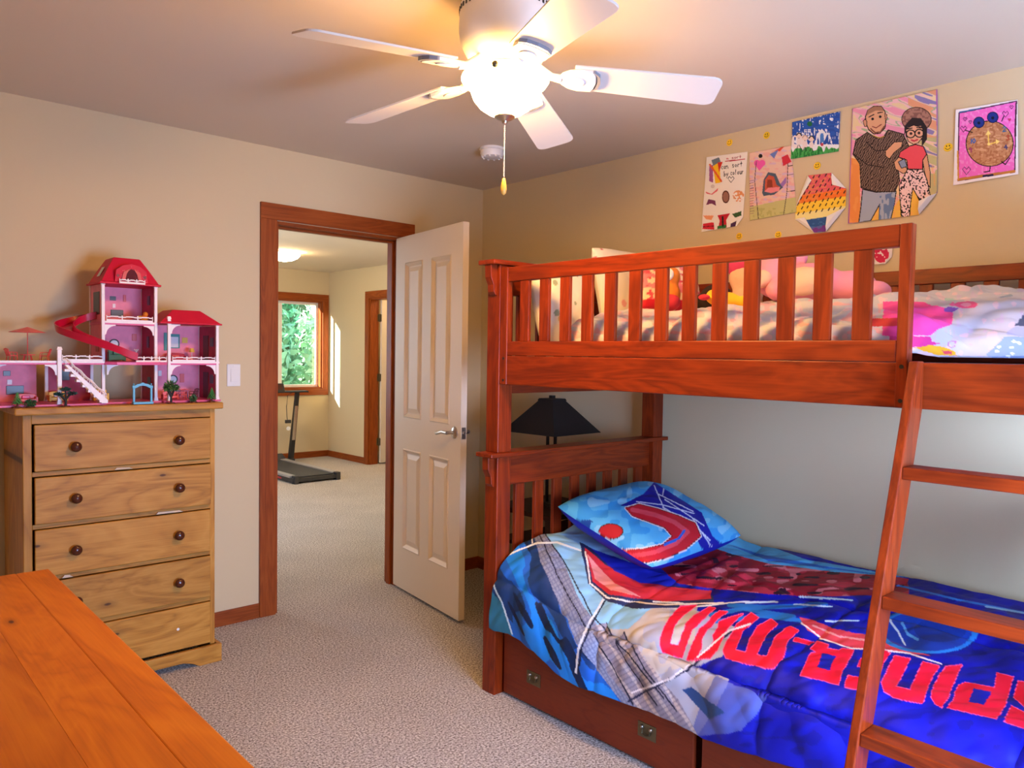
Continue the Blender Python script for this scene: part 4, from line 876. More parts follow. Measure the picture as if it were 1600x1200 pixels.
GLY = {'c': [[(.9, .2), (.4, .05), (.1, .5), (.4, .95), (.9, .8)]], 'a': [[(.8, .3), (.4, .1), (.1, .5), (.3, .9), (.8, .6)], [(.8, .1), (.85, .95)]], 'n': [[(.15, .95), (.15, .1)], [(.15, .4), (.5, .1), (.8, .3), (.85, .95)]], 's': [[(.8, .15), (.3, .1), (.2, .4), (.75, .6), (.7, .9), (.15, .9)]], 'o': [[(.5, .1), (.1, .5), (.5, .95), (.9, .5), (.5, .1)]], 'r': [[(.2, .95), (.2, .1)], [(.2, .4), (.5, .1), (.85, .2)]], 't': [[(.5, -.5), (.5, .95)], [(.15, .05), (.85, .05)]], 'b': [[(.15, -.6), (.15, .95)], [(.15, .4), (.6, .15), (.85, .5), (.6, .9), (.15, .9)]], 'y': [[(.1, .1), (.45, .8)], [(.9, .1), (.2, 1.5)]], 'l': [[(.4, -.6), (.4, .95)]], 'u': [[(.1, .1), (.15, .8), (.5, .95), (.8, .7), (.85, .1), (.88, .95)]],
       '2': [[(.1, .2), (.5, -.1), (.9, .2), (.1, 1), (.95, 1)]], '3': [[(.1, 0), (.8, 0), (.4, .45), (.85, .7), (.4, 1), (.1, .9)]], '4': [[(.6, 0), (.1, .6), (.9, .6)], [(.65, .3), (.65, 1)]], '1': [[(.5, 0), (.5, 1)]], '0': [[(.5, 0), (.1, .5), (.5, 1), (.9, .5), (.5, 0)]], '9': [[(.8, .3), (.4, 0), (.2, .4), (.8, .4), (.7, 1)]]}
def scrawl(k, text, x, y, w, h, th, col, slope=-.12):
    for i, ch in enumerate(text):
        for st in GLY.get(ch, ()): k.line([(x+(i*1.15+a)*w, y+b*h+slope*(i*1.15+a)*w) for a, b in st], th, col)
def L5(P): return [(1300+x*.23328, 120+y*.23333) for x, y in P]
def L6(P): return [(1080+x*.23339, 120+y*.23333) for x, y in P]
def heart(k, c, s, col): k.disc((c[0]-s*.5, c[1]-s*.3), s*.62, col); k.disc((c[0]+s*.5, c[1]-s*.3), s*.62, col); k.poly([(c[0]-s, c[1]-s*.05), (c[0]+s, c[1]-s*.05), (c[0], c[1]+s*1.2)], col)
def heart_line(k, c, s, w, col): k.line([(c[0], c[1]-s*.3), (c[0]-s*.5, c[1]-s*.9), (c[0]-s, c[1]-s*.3), (c[0], c[1]+s), (c[0]+s, c[1]-s*.3), (c[0]+s*.5, c[1]-s*.9), (c[0], c[1]-s*.3)], w, col)
def pt_sort(k):
    q = L6; pu, pv = k.p[:, 0], k.p[:, 1]
    k.poly(q([(140, 560), (190, 540), (205, 580), (160, 620)]), '#6c7a80'); k.poly(q([(150, 600), (195, 570), (200, 710), (165, 715)]), '#f0c020'); k.poly(q([(180, 575), (215, 570), (190, 640)]), '#d03020'); k.poly(q([(125, 600), (150, 590), (150, 710), (125, 700)]), '#a05a90'); k.line(q([(130, 590), (205, 700)]), 3, '#e06030')
    k.line(q([(235, 568), (362, 552)]), 1.5, '#c03040'); scrawl(k, 'n', *q([(240, 545)])[0], 3, 3, .8, '#c03040'); scrawl(k, 'sort', *q([(275, 540)])[0], 3.4, 3, .8, '#a04050')
    scrawl(k, 'can', *q([(205, 600)])[0], 3.4, 5, .9, '#202020'); scrawl(k, 'sort', *q([(278, 588)])[0], 3.6, 5, .9, '#202020'); scrawl(k, 'by', *q([(222, 648)])[0], 3.4, 5, .9, '#202020'); scrawl(k, 'colour', *q([(268, 640)])[0], 3.0, 5, .9, '#202020')
    heart_line(k, q([(272, 688)])[0], 5, .9, '#303030')
    k.poly(q([(100, 770), (140, 785), (185, 745), (180, 765), (145, 790), (110, 785)]), '#e06a70'); k.disc(q([(148, 735)])[0], 3, '#d8ccc0')
    k.poly(q([(105, 860), (120, 820), (165, 830), (170, 865), (140, 850)]), '#7a3a60'); k.disc(q([(235, 805)])[0], 6, '#8a4a30', .9, 10); k.ring(q([(235, 805)])[0], 5, 1, '#4a2418', 9); k.put((np.hypot(pu-q([(320, 800)])[0][0], pv-q([(320, 800)])[0][1]) < 9) & (vn(pu/2, pv/2, 60) > .55), '#e89a60')
    k.poly(q([(85, 930), (155, 930), (140, 960), (105, 955)]), '#f0a070'); k.poly(q([(85, 985), (155, 975), (160, 1025), (80, 1020)]), '#d02838'); k.line(q([(84, 1005), (156, 1000)]), 1, '#401018')
    k.poly(q([(180, 930), (265, 915), (240, 960), (245, 1010), (185, 1015), (195, 965)]), '#c02030'); k.poly(q([(180, 1000), (240, 990), (240, 1015), (180, 1020)]), '#2a7a3a'); k.line(q([(215, 940), (218, 1000)]), 3, '#202020')
    k.poly(q([(278, 920), (340, 900), (340, 930), (300, 945)]), '#3a5a30'); k.poly(q([(270, 985), (310, 965), (300, 1015), (270, 1020)]), '#4a2a50')
def pt_cave(k):
    q = L6; pu, pv = k.p[:, 0], k.p[:, 1]; k.c[:] = np.array(s2l('#e8c4b0')); k.put(vn(pu/5, pv/3, 61) > .6, '#e8a8a0', .7); k.put(vn(pu/7, pv/4, 62) > .72, '#d8b8d0', .8)
    k.poly(q([(370, 880), (730, 800), (730, 920), (400, 980)]), '#c4c080'); k.put((pv > q([(0, 880)])[0][1]) & (vn(pu/3, pv/3, 63) > .6), '#a8a860', .6)
    heart(k, q([(462, 590)])[0], 8, '#f060b0'); k.poly(q([(610, 540), (650, 520), (675, 570), (620, 600)]), '#d03040'); k.poly(q([(560, 500), (640, 455), (600, 500)]), '#d84a30'); k.poly(q([(530, 520), (590, 490), (560, 550)]), '#6a80c0'); k.disc(q([(468, 532)])[0], 3.2, '#181818')
    k.poly(q([(480, 780), (490, 690), (520, 640), (570, 650), (600, 720), (620, 740), (560, 790), (490, 800)]), '#506070'); k.poly(q([(498, 765), (500, 690), (525, 660), (558, 670), (575, 725), (600, 740), (545, 775)]), '#c85a40'); k.poly(q([(510, 745), (515, 690), (545, 690), (550, 740)]), '#8a3a28')
    k.poly(q([(495, 770), (520, 745), (600, 738), (590, 765), (540, 780)]), '#e88a90'); k.poly(q([(600, 720), (640, 670), (640, 710), (615, 740)]), '#9a70b8')
    for a in ([(440, 570), (430, 700), (455, 950)], [(652, 580), (645, 760), (625, 925)], [(655, 600), (710, 590)], [(650, 660), (710, 650)], [(650, 770), (712, 760)]): k.line(q(a), 1, '#403030')
    for i in range(14): k.line(q([(392, 700+i*17), (422, 694+i*17)]), .8, '#8a6070')
def pt_family(k):
    q = L6; pu, pv = k.p[:, 0], k.p[:, 1]; k.c[:] = np.array(s2l('#eef0f2')); k.put((vn(pu/1.6, pv/6, 64) > .36) & (pv < 226), '#2650a4'); k.put((vn(pu/6, pv/1.6, 65) > .55) & (pv < 212), '#2a5cb4')
    g = pv > 222+(1276-pu)*.05*0+vn(pu/4, pv*0, 66)*10+6; k.put(g, '#48a850'); k.put(g & (vn(pu/1.5, pv/5, 67) > .6), '#1f7a38')
    k.put((pu < 1262) & (pv > 212) & (pv < 232) & (vn(pu/4, pv/4, 68) > .45), '#f0e4dc')
    for x, y, c in ((725, 395, '#202020'), (808, 415, '#202020'), (765, 410, '#c8a890')):
        k.disc(q([(x, y)])[0], 4.5, '#f0d8c8'); k.line(q([(x-16, y-2), (x-5, y-16), (x+10, y-14), (x+18, y)]), 1.8, c); k.line(q([(x, y+18), (x, y+55), (x-12, y+85)]), 1, '#403030'); k.line(q([(x, y+55), (x+12, y+85)]), 1, '#403030'); k.disc(q([(x, y+42)])[0], 3.5, '#f0e0d8', 1, 5)
    k.poly(q([(845, 385), (880, 350), (915, 390), (895, 430), (860, 430)]), '#e8ecf0'); k.poly(q([(870, 380), (890, 380), (895, 440), (865, 440)]), '#4a80c8'); k.disc(q([(880, 455)])[0], 2.5, '#c04050'); k.disc(q([(798, 318)])[0], 4, '#1f6a40')
def pt_seeds(k):
    q = L6; pu, pv = k.p[:, 0], k.p[:, 1]; s = pv+(pu-1285)*.16
    for lo, hi, c in ((0, 301, '#e0606a'), (301, 313, '#f07a28'), (313, 328, '#f6d040'), (328, 340, '#f4e69a'), (340, 353, '#2f5a94'), (353, 400, '#7a3a90')): k.put((s >= lo) & (s < hi), c)
    k.put((vn(pu/6, pv/2.5, 69) > .62) & (s < 313), '#e89a50', .5); k.put((vn(pu/4, pv/2.5, 70) > .62) & (s > 340), '#4a7ab8', .6)
    r = np.random.default_rng(5)
    for i in range(8):
        for j in range(9):
            if 280+i*8 > 342: continue
            c = (1244+j*9.5+(i % 2)*4+r.uniform(-1, 1), 281+i*7.6-(j*1.4)); k.line([(c[0]-1, c[1]+1.8), (c[0]+1, c[1]-1.8)], 1.7, '#2a2024')
def pt_couple(k):
    q = L5; pu, pv = k.p[:, 0], k.p[:, 1]; k.c[:] = np.array(s2l('#ecc0bc')); n = vn((pu*.9+pv*.5)/30, (pv-pu*.35)/5, 71)
    k.put(n > .60, '#e89ab0'); k.put(n < .30, '#e8d0a0'); k.put((n > .44) & (n < .50), '#a8b890'); k.put((pu > 1420) & (pv < 215) & (n > .5), '#e0a060', .8); k.put((pu > 1430) & (pv > 215) & (n > .45), '#b8bc70', .8); k.put((pu > 1430) & (n < .2), '#8a80b0')
    k.poly(q([(120, 540), (190, 560), (195, 980), (115, 980)]), '#e8924a'); k.poly(q([(265, 965), (325, 850), (400, 900), (470, 800), (560, 760), (640, 880), (640, 975)]), '#f0c050')
    k.put((pv > 250) & (vn(pu/3, pv/12, 72) > .66), '#f0a858', .45)
    OUT = '#1a1414'
    def sh(P, c, w=1.5): k.poly(q(P), c); k.edge(q(P), w, OUT)
    sh([(210, 755), (300, 775), (435, 768), (420, 860), (398, 962), (320, 966), (325, 855), (265, 965), (185, 978), (200, 860)], '#a4aec0'); k.put(k.inside(q([(325, 800), (435, 770), (400, 962), (320, 966)])) & (vn(pu/3, pv/9, 73) > .5), '#6a82a8')
    sh([(240, 375), (165, 425), (145, 520), (192, 585), (200, 745), (300, 772), (425, 772), (458, 700), (450, 640), (425, 590), (520, 470), (480, 385), (380, 358), (350, 405), (300, 412)], '#8a7060'); m = k.inside(q([(240, 375), (165, 425), (145, 520), (192, 585), (200, 745), (300, 772), (425, 772), (458, 700), (450, 640), (425, 590), (520, 470), (480, 385), (380, 358), (350, 405), (300, 412)]))
    k.put(m & ((pu*.85+pv*.5+vn(pu/3, pv/3, 74)*2.5) % 3 < 1.7), '#3a2a24'); k.line(q([(150, 520), (240, 590), (350, 610)]), 1.3, OUT); k.line(q([(235, 440), (300, 500), (370, 490)]), 1.2, OUT)
    sh([(362, 500), (420, 440), (475, 435), (470, 470), (420, 510), (390, 552), (365, 535)], '#dca47c', 1.2)
    sh([(228, 270), (245, 225), (285, 200), (335, 200), (360, 235), (368, 280), (360, 345), (325, 382), (285, 385), (250, 355), (235, 320)], '#dca67e'); sh([(212, 300), (225, 285), (238, 300), (238, 335), (222, 335)], '#d89a74', 1); sh([(358, 250), (372, 255), (374, 280), (364, 300)], '#d89a74', 1)
    k.poly(q([(232, 265), (245, 225), (285, 202), (335, 202), (355, 232), (300, 228), (255, 250)]), '#a87858'); k.line(q([(252, 272), (285, 255)]), 1.6, OUT); k.line(q([(312, 245), (342, 240)]), 1.6, OUT); k.disc(q([(277, 285)])[0], 2.1, OUT); k.disc(q([(328, 270)])[0], 2.1, OUT)
    k.line(q([(275, 335), (300, 345), (335, 322)]), 1.5, '#8a3a30'); k.line(q([(265, 350), (295, 378), (330, 372), (355, 335)]), 2.2, '#7a4a38'); k.line(q([(280, 395), (320, 412), (355, 400)]), 1.4, '#b89030')
    k.disc(q([(570, 288)])[0], 23.5, OUT, 1, 19.5); k.disc(q([(570, 288)])[0], 22.3, '#a87a68', 1, 18.3); k.put((np.hypot((pu-q([(570, 288)])[0][0])/22.3, (pv-q([(570, 288)])[0][1])/18.3) < 1) & (vn(pu/2.5, pv/2.5, 75) > .58), '#7a5248', .8)
    k.poly(q([(485, 400), (490, 330), (540, 275), (600, 280), (640, 340), (640, 420), (605, 470), (600, 330), (510, 340)]), '#2a2224')
    sh([(500, 350), (550, 325), (610, 345), (615, 400), (580, 445), (550, 455), (515, 435), (498, 395)], '#e0ac8c', 1.2); k.ring(q([(530, 384)])[0], 6.8, 1.8, OUT, 6); k.ring(q([(588, 380)])[0], 6.8, 1.8, OUT, 6); k.disc(q([(532, 382)])[0], 2.2, '#3a2420'); k.disc(q([(586, 378)])[0], 2.2, '#3a2420'); k.line(q([(505, 352), (540, 345)]), 1.5, OUT); k.line(q([(570, 342), (605, 345)]), 1.5, OUT)
    k.line(q([(535, 425), (555, 432), (575, 422)]), 2.4, '#c83048')
    sh([(608, 540), (640, 520), (662, 640), (662, 745), (645, 720), (625, 640)], '#dca47c', 1.2)
    sh([(525, 465), (565, 455), (615, 468), (638, 520), (612, 560), (612, 622), (512, 620), (505, 560), (450, 540), (460, 505)], '#ea5460'); sh([(450, 540), (420, 575), (430, 620), (480, 650), (510, 640), (505, 610), (470, 600), (490, 560)], '#dca47c', 1.2); sh([(448, 572), (490, 550), (508, 602), (470, 614)], '#8a98b0', 1.2)
    pant = [(510, 622), (612, 622), (640, 690), (662, 800), (655, 850), (618, 895), (575, 800), (545, 745), (530, 850), (522, 962), (470, 966), (462, 850), (455, 730)]
    sh(pant, '#f2d0cc'); k.put(k.inside(q(pant)) & (vn(pu/1.9, pv/1.9, 76) > .62), '#2a1c1e')
    k.edge(q([(140, 180), (705, 80), (715, 760), (630, 965), (115, 985)]), 2.2, '#a868b0')
def pt_cookie(k):
    q = L5; pu, pv = k.p[:, 0], k.p[:, 1]; k.c[:] = np.array(s2l('#f2eef0')); inn = [(855, 245), (1238, 165), (1228, 640), (848, 698)]
    k.poly(q(inn), '#f070c8'); k.put(k.inside(q(inn)) & (vn(pu/3, pv/3, 77) > .66), '#f49ad8', .7); k.edge(q(inn), 2.0, '#5a3050')
    k.line(q([(850, 690), (1225, 635)]), 4, '#c8843a'); k.line(q([(845, 500), (850, 690)]), 2.5, '#e0a040'); k.line(q([(1236, 180), (1230, 400)]), 2.5, '#4a2038'); k.line(q([(1020, 668), (1080, 660)]), 3.5, '#28204a'); k.line(q([(860, 240), (1000, 212)]), 2, '#3a6aa0')
    c = q([(1060, 450)])[0]; k.disc(c, 37.5, '#1c1010', 1, 36); k.disc(c, 36, '#c08a60', 1, 34.6); m = np.hypot((pu-c[0])/36, (pv-c[1])/34.6) < 1; k.put(m & (vn(pu/2.4+pv/9, pv/2.4, 78) > .55), '#a86a42', .8); k.put(m & (vn(pu/5, pv/2, 79) > .72), '#d8a880', .8)
    for e in ((988, 308), (1080, 274)): k.disc(q([e])[0], 9, '#101a4a'); k.disc(q([e])[0], 7.5, '#1c3488'); k.disc(q([(e[0], e[1]+4)])[0], 2.4, '#0a1030')
    for a in ([(945, 375), (895, 360)], [(1140, 300), (1155, 265)], [(1065, 600), (1060, 635), (1020, 640)], [(1140, 570), (1165, 590), (1195, 545)]): k.line(q(a), 1.6, '#1c1010')
    for a, s in (((885, 352), 5), ((1165, 252), 5), ((905, 630), 6.5), ((895, 285), 3), ((1205, 205), 3), ((930, 305), 2.5)): heart_line(k, q([a])[0], s, 1, '#6a2a58')
    heart(k, q([(1192, 290)])[0], 2.5, '#c83a70'); k.line(q([(1055, 455), (1050, 385)]), 2, '#f0d060'); k.line(q([(1055, 455), (1120, 435)]), 2, '#f0d060'); k.poly(q([(1032, 392), (1050, 360), (1070, 388)]), '#f6e080'); k.poly(q([(1100, 420), (1128, 435), (1105, 455)]), '#f6e080'); k.disc(q([(1055, 453)])[0], 2.4, '#f6e080')
    for ch, p, cl in (('2', (1145, 340), '#3a6a90'), ('3', (1170, 398), '#b04a30'), ('4', (1155, 460), '#3a3a70'), ('1', (925, 420), '#3a6ab0'), ('0', (942, 418), '#3a6ab0'), ('9', (918, 478), '#a03a70')): scrawl(k, ch, *q([p])[0], 6, 7, 1.6, cl)
sheet('drawing', 'cream sheet reading can sort by colour with small doodles', [(-1.67, 2.351), (-1.888, 2.338), (-1.872, 2.004), (-1.651, 1.996)], pt_sort, 120, 170, [((-1.845, 2.004), (-0.029, 0.036), 0.006)])
sheet('drawing', 'pastel crayon drawing of a little red cave and hearts', [(-1.897, 2.330), (-2.100, 2.325), (-2.136, 2.03), (-1.911, 2.02)], pt_cave, 120, 150)
sheet('drawing', 'blue-sky crayon drawing of family figures on green grass', [(-2.103, 2.425), (-2.315, 2.425), (-2.313, 2.26), (-2.102, 2.265)], pt_family, 120, 100)
sheet('drawing', 'rainbow striped paper with black seeds and curled white corners', [(-2.130, 2.185), (-2.352, 2.172), (-2.350, 1.930), (-2.128, 1.935)], pt_seeds, 130, 140, [((-2.13, 2.05), (0.05, -0.13), 0.006), ((-2.285, 2.178), (0.067, 0.078), 0.01), ((-2.35, 2.02), (-0.08, 0.09), 0.012), ((-2.128, 2.0), (-0.087, -0.065), 0.008)])
sheet('drawing', 'large coloured-in poster of a couple, man in brown and woman in glasses', [(-2.365, 2.425), (-2.689, 2.425), (-2.703, 1.957), (-2.363, 1.954)], pt_couple, 230, 320, [((-2.64, 1.957), (-0.06, 0.073), 0.018)])
sheet('drawing', 'pink sheet with a brown cookie clock with big blue eyes', [(-2.755, 2.333), (-2.954, 2.325), (-2.967, 2.059), (-2.756, 2.052)], pt_cookie, 170, 200)
def pt_berry(k): k.c[:] = np.array(s2l('#efe6e0')); k.disc((1378, 396), 12, '#d02850', 1, 15); k.put(vn(k.p[:, 0]/3, k.p[:, 1]/3, 80) > .7, '#f2dcd8')
sheet('drawing', 'small white paper with a red berry partly behind the guard', [(-2.465, 1.872), (-2.545, 1.868), (-2.540, 1.775), (-2.468, 1.778)], pt_berry, 50, 60, [((-2.52, 1.778), (-0.02, 0.022), 0.006)])
SY = plain('sticker_yellow', '#f2c81e', .5); SB = plain('sticker_black', '#201808', .5)
src = None
for i, ((y, z), lab) in enumerate(zip([(-1.79, 2.398), (-1.979, 2.394), (-2.22, 2.217), (-1.854, 1.956), (-2.049, 1.942), (-2.732, 2.199)], ('above the colour-sorting sheet', 'above the cave drawing', 'between the blue-sky drawing and rainbow paper', 'below the colour-sorting sheet', 'below the cave drawing', 'between the couple poster and cookie clock'))):
    t = thing('smiley_sticker', 'round yellow smiley sticker '+lab, 'sticker', (0, y, z), group='smiley stickers on the wall')
    if src is None:
        a = MB().lathe([(.0001, -.0022), (.0145, -.0022), (.016, -.0006)], (0, 0, 0), 20, 'x').build('disc', SY, t)
        b = MB().ball((-.0024, .005, .005), .0022, 8, (.4, 1, 1.5)).build('eye', SB, t); c = MB().ball((-.0024, -.005, .005), .0022, 8, (.4, 1, 1.5)).build('eye', SB, t)
        d = MB().tube([(-.0024, .009*math.cos(q), -.009*math.sin(q)+.001) for q in np.linspace(.25, PI-.25, 9)], .0011, 5).build('mouth', SB, t); src = (a, b, c, d)
    else:
        for o in src: dup_mesh(o, t, (0, 0, 0))
# ================================================================== doll house on the dresser
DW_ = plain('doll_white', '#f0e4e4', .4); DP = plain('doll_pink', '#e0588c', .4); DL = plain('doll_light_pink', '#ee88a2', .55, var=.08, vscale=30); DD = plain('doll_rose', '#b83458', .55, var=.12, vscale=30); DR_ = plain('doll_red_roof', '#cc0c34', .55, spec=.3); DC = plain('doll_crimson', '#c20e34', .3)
TEAL = plain('doll_teal', '#3f8a84', .5); GREY = plain('doll_grey', '#4a4a50', .35); YEL = plain('doll_yellow', '#e8b848', .5); COR = plain('doll_coral', '#e05a5a', .4); SIL = plain('doll_mirror', (.62, .62, .66), .35); WOODD = plain('doll_brown', '#5a2418', .5)
z0 = 1.1602; ZB = z0+.008; Za, Zb, Zr = 1.335, 1.500, 1.655; F, K = -.335, -.155
dh = thing('doll_house', 'pink toy mansion with crimson roofs, slide and white railings on dresser', 'doll house', (-2.25, -.25, z0)); ho = dh.location
def hb(nm, bx, m, bev=.0015, par=None): return MB(ho).box(*bx).build(nm, m, par or dh, bevel=bev)
T0, T1, R0, R1, A0 = -2.305, -2.100, -2.055, -1.848, -2.70
hb('base_floor', (A0, T0, F-.055, K, z0, ZB), DP); hb('base_floor', (T0, T1+.02, F-.02, K, z0, ZB), DP); hb('base_floor', (R0-.025, R1+.012, F-.045, K, z0, ZB), DP)
def pillar(x, y, za, zb, w=.0062):
    p = hb('pillar', (x-w, x+w, y-w, y+w, za, zb), DW_)
    MB(ho).frustum((x, y, zb-.004), .012, w*1.9, w*1.3).build('capital', DW_, p); MB(ho).frustum((x, y, za), .014, w*1.9, w*1.5).build('plinth', DW_, p)
    return p
for x, y in ((T0, F), (T0, K), (T1, F), (T1, K)): pillar(x, y, ZB, Zr)
for x, y in ((R0, F-.03), (R0, K), (R1, F-.03), (R1, K)): pillar(x, y, ZB, 1.500)
pillar(R0, F-.03, 1.500, 1.523)
pillar(-2.474, F-.05, ZB, 1.385, .0075); pillar(-2.474, K, ZB, Za); pillar(-2.69, F, ZB, Za); 
def slab(bx):
    s = hb('floor_slab', bx, DP); x0, x1, y0, y1, a, b = bx
    MB(ho).box(x0, x1, y0-.002, y0, b-.005, b+.003).build('floor_trim', DW_, s); return s
slab((A0, T0-.006, F-.045, K, Za-.012, Za)); slab((T0-.006, T1+.006, F-.004, K, Zb-.012, Zb)); slab((R0-.006, R1+.008, F-.036, K, Za-.012, Za))
bal = [(T0-.006, K), (T0-.006, F-.05), (T0+.03, F-.085), (T0+.10, F-.095), (T1-.01, F-.085), (T1+.035, F-.04), (T1+.04, K)]
MB(ho).prism(bal, 'z', Za-.012, Za).build('balcony_floor', DP, dh, bevel=.001)
def railing(x0, x1, y, z, n, h=.022, y2=None, tilt=0):
    """white railing: posts, bottom rail and humped top rail"""
    y2 = y if y2 is None else y2; m = MB(ho); P = lambda t, dz: (x0+(x1-x0)*t, y+(y2-y)*t, z+dz+tilt*t)
    def bar(ta, tb, da, db, th=.0016):
        a, b = Vector(P(ta, 0)), Vector(P(tb, 0)); d = (b-a).normalized(); q = Vector((-d.y, d.x, 0))*th
        m.raw([a-q+Vector((0, 0, da)), a+q+Vector((0, 0, da)), a+q+Vector((0, 0, db)), a-q+Vector((0, 0, db)), b-q+Vector((0, 0, da)), b+q+Vector((0, 0, da)), b+q+Vector((0, 0, db)), b-q+Vector((0, 0, db))], [(0, 1, 2, 3), (7, 6, 5, 4), (0, 4, 5, 1), (1, 5, 6, 2), (2, 6, 7, 3), (3, 7, 4, 0)])
    bar(0, 1, 0, .0075)
    for i in range(n+1): t = i/n; w = .0022/abs(x1-x0) if x1 != x0 else .02; bar(max(0, t-w), min(1, t+w), 0, h+.002, .0022)
    for i in range(n):
        for j in range(4):
            a, b = (i+j/4)/n, (i+(j+1)/4)/n; hh = h-.004+.004*math.sin(PI*(j+.5)/4); bar(a, b, hh-.0045, hh)
    return m.build('railing', DW_, dh)
railing(-2.462, T0-.012, F-.042, Za+.003, 3); railing(T0+.10, T1+.025, F-.090, Za, 4, y2=F-.062); railing(T0+.012, T1-.012, F-.002, Zb+.003, 3)
railing(R0+.012, R1-.010, F-.034, Za+.003, 3, .020); railing(T1+.04, R0-.006, F-.03, Za, 1)
def spandrel(x, y, z, d, s=.042):
    pts = [(x, z), (x+d*s, z)]
    for i in range(7): a = PI/2*i/6; pts.append((x+d*s*(1-math.sin(a)*.86), z-s*(1-math.cos(a)*.9)*.95))
    pts.append((x, z-s)); MB(ho).prism(pts, 'y', y-.0015, y+.0015).build('arch_bracket', DW_, dh)
for x, y, z, d in ((T0+.006, F, Zb-.012, 1), (T1-.006, F, Zb-.012, -1), (T0+.006, F-.03, Za-.012, 1), (R0+.006, F-.03, 1.498, 1), (R0+.006, F-.03, Za-.012, 1), (R1-.006, F-.03, Za-.012, -1), (-2.482, F-.05, Za-.012, -1), (-2.684, F, Za-.012, 1)): spandrel(x, y, z, d)
# back and side walls with printed furnishings
def wallp(bx, m, items=()):
    w = hb('wall_panel', bx, m, 0)
    for nm, b, mm in items: MB(ho).box(*b).build(nm, mm, w, bevel=.001)
    return w
yb = K-.004; yp = yb-.003
wallp((T0+.006, T1-.006, yb, K, Zb, Zr), DL, [('television', (T0+.075, T0+.125, yp-.002, yb, Zb+.030, Zb+.058), GREY), ('picture', (T0+.072, T0+.096, yp, yb, Zb+.098, Zb+.116), GREY), ('picture', (T0+.082, T0+.094, yp, yb, Zb+.066, Zb+.084), DW_), ('picture', (T0+.125, T0+.137, yp, yb, Zb+.095, Zb+.125), COR)])
wallp((T0+.006, T1-.006, yb, K, Za, Zb-.012), DL, [('picture', (T0+.16, T0+.18, yp, yb, Za+.09, Za+.12), COR), ('picture', (T0+.02, T0+.05, yp, yb, Za+.04, Za+.085), DC)])
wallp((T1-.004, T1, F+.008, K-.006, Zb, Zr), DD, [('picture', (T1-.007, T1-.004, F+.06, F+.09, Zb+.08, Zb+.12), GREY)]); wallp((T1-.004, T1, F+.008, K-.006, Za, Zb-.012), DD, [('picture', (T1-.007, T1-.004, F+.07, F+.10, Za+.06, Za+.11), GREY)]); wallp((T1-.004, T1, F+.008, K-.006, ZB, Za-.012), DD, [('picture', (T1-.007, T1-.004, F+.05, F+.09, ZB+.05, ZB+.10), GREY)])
wallp((T0-.002, T0+.002, F+.008, K-.006, Zb, Zr), DL, [('window_print', (T0-.004, T0-.002, F+.04, F+.13, Zb+.03, Zb+.125), GREY)]); wallp((T0-.002, T0+.002, F+.008, K-.006, Za, Zb-.012), DL, [('picture', (T0-.004, T0-.002, F+.05, F+.10, Za+.04, Za+.09), DC)])
wallp((R0+.006, R1-.006, yb, K, Za, 1.498), DL, [('window_print', (R0+.05, R0+.115, yp, yb, Za+.06, Za+.125), TEAL), ('pane', (R0+.068, R0+.108, yp-.001, yp, Za+.064, Za+.112), SIL), ('picture', (R0+.125, R0+.15, yp, yb, Za+.085, Za+.11), YEL), ('curtain', (R0+.045, R0+.06, yp-.002, yb, Za+.05, Za+.13), TEAL)])
wallp((R0+.006, R1-.006, yb, K, ZB, Za-.012), DL, [('picture', (R0+.02, R0+.035, yp, yb, ZB+.10, ZB+.125), SIL), ('picture', (R0+.115, R0+.135, yp, yb, ZB+.07, ZB+.11), COR)])
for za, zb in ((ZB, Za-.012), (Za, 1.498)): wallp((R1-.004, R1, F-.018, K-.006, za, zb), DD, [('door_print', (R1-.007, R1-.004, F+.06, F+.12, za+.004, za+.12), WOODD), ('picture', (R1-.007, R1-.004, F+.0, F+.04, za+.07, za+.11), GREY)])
wallp((A0, -2.51, yb, K, ZB, Za-.012), DL, [('television', (-2.615, -2.555, yp-.002, yb, ZB+.03, ZB+.065), GREY), ('picture', (-2.625, -2.60, yp, yb, ZB+.105, ZB+.125), GREY), ('picture', (-2.612, -2.595, yp, yb, ZB+.07, ZB+.09), DW_)])
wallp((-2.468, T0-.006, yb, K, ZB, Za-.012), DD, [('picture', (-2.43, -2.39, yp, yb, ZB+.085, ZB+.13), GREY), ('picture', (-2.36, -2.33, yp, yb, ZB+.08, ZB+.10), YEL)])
for x, z, r in ((T0+.088, Za+.075, .021), (R0+.085, ZB+.085, .020)):
    m_ = MB(ho).lathe([(.0001, yp-.001), (r*.75, yp-.001), (r*.76, yp)], (x, 0, z), 18, 'y').build('mirror', SIL, dh); MB(ho).lathe([(r*.76, yp), (r*.8, yp-.003), (r, yp-.002), (r, yp+.002)], (x, 0, z), 18, 'y').build('mirror_frame', GREY, m_)
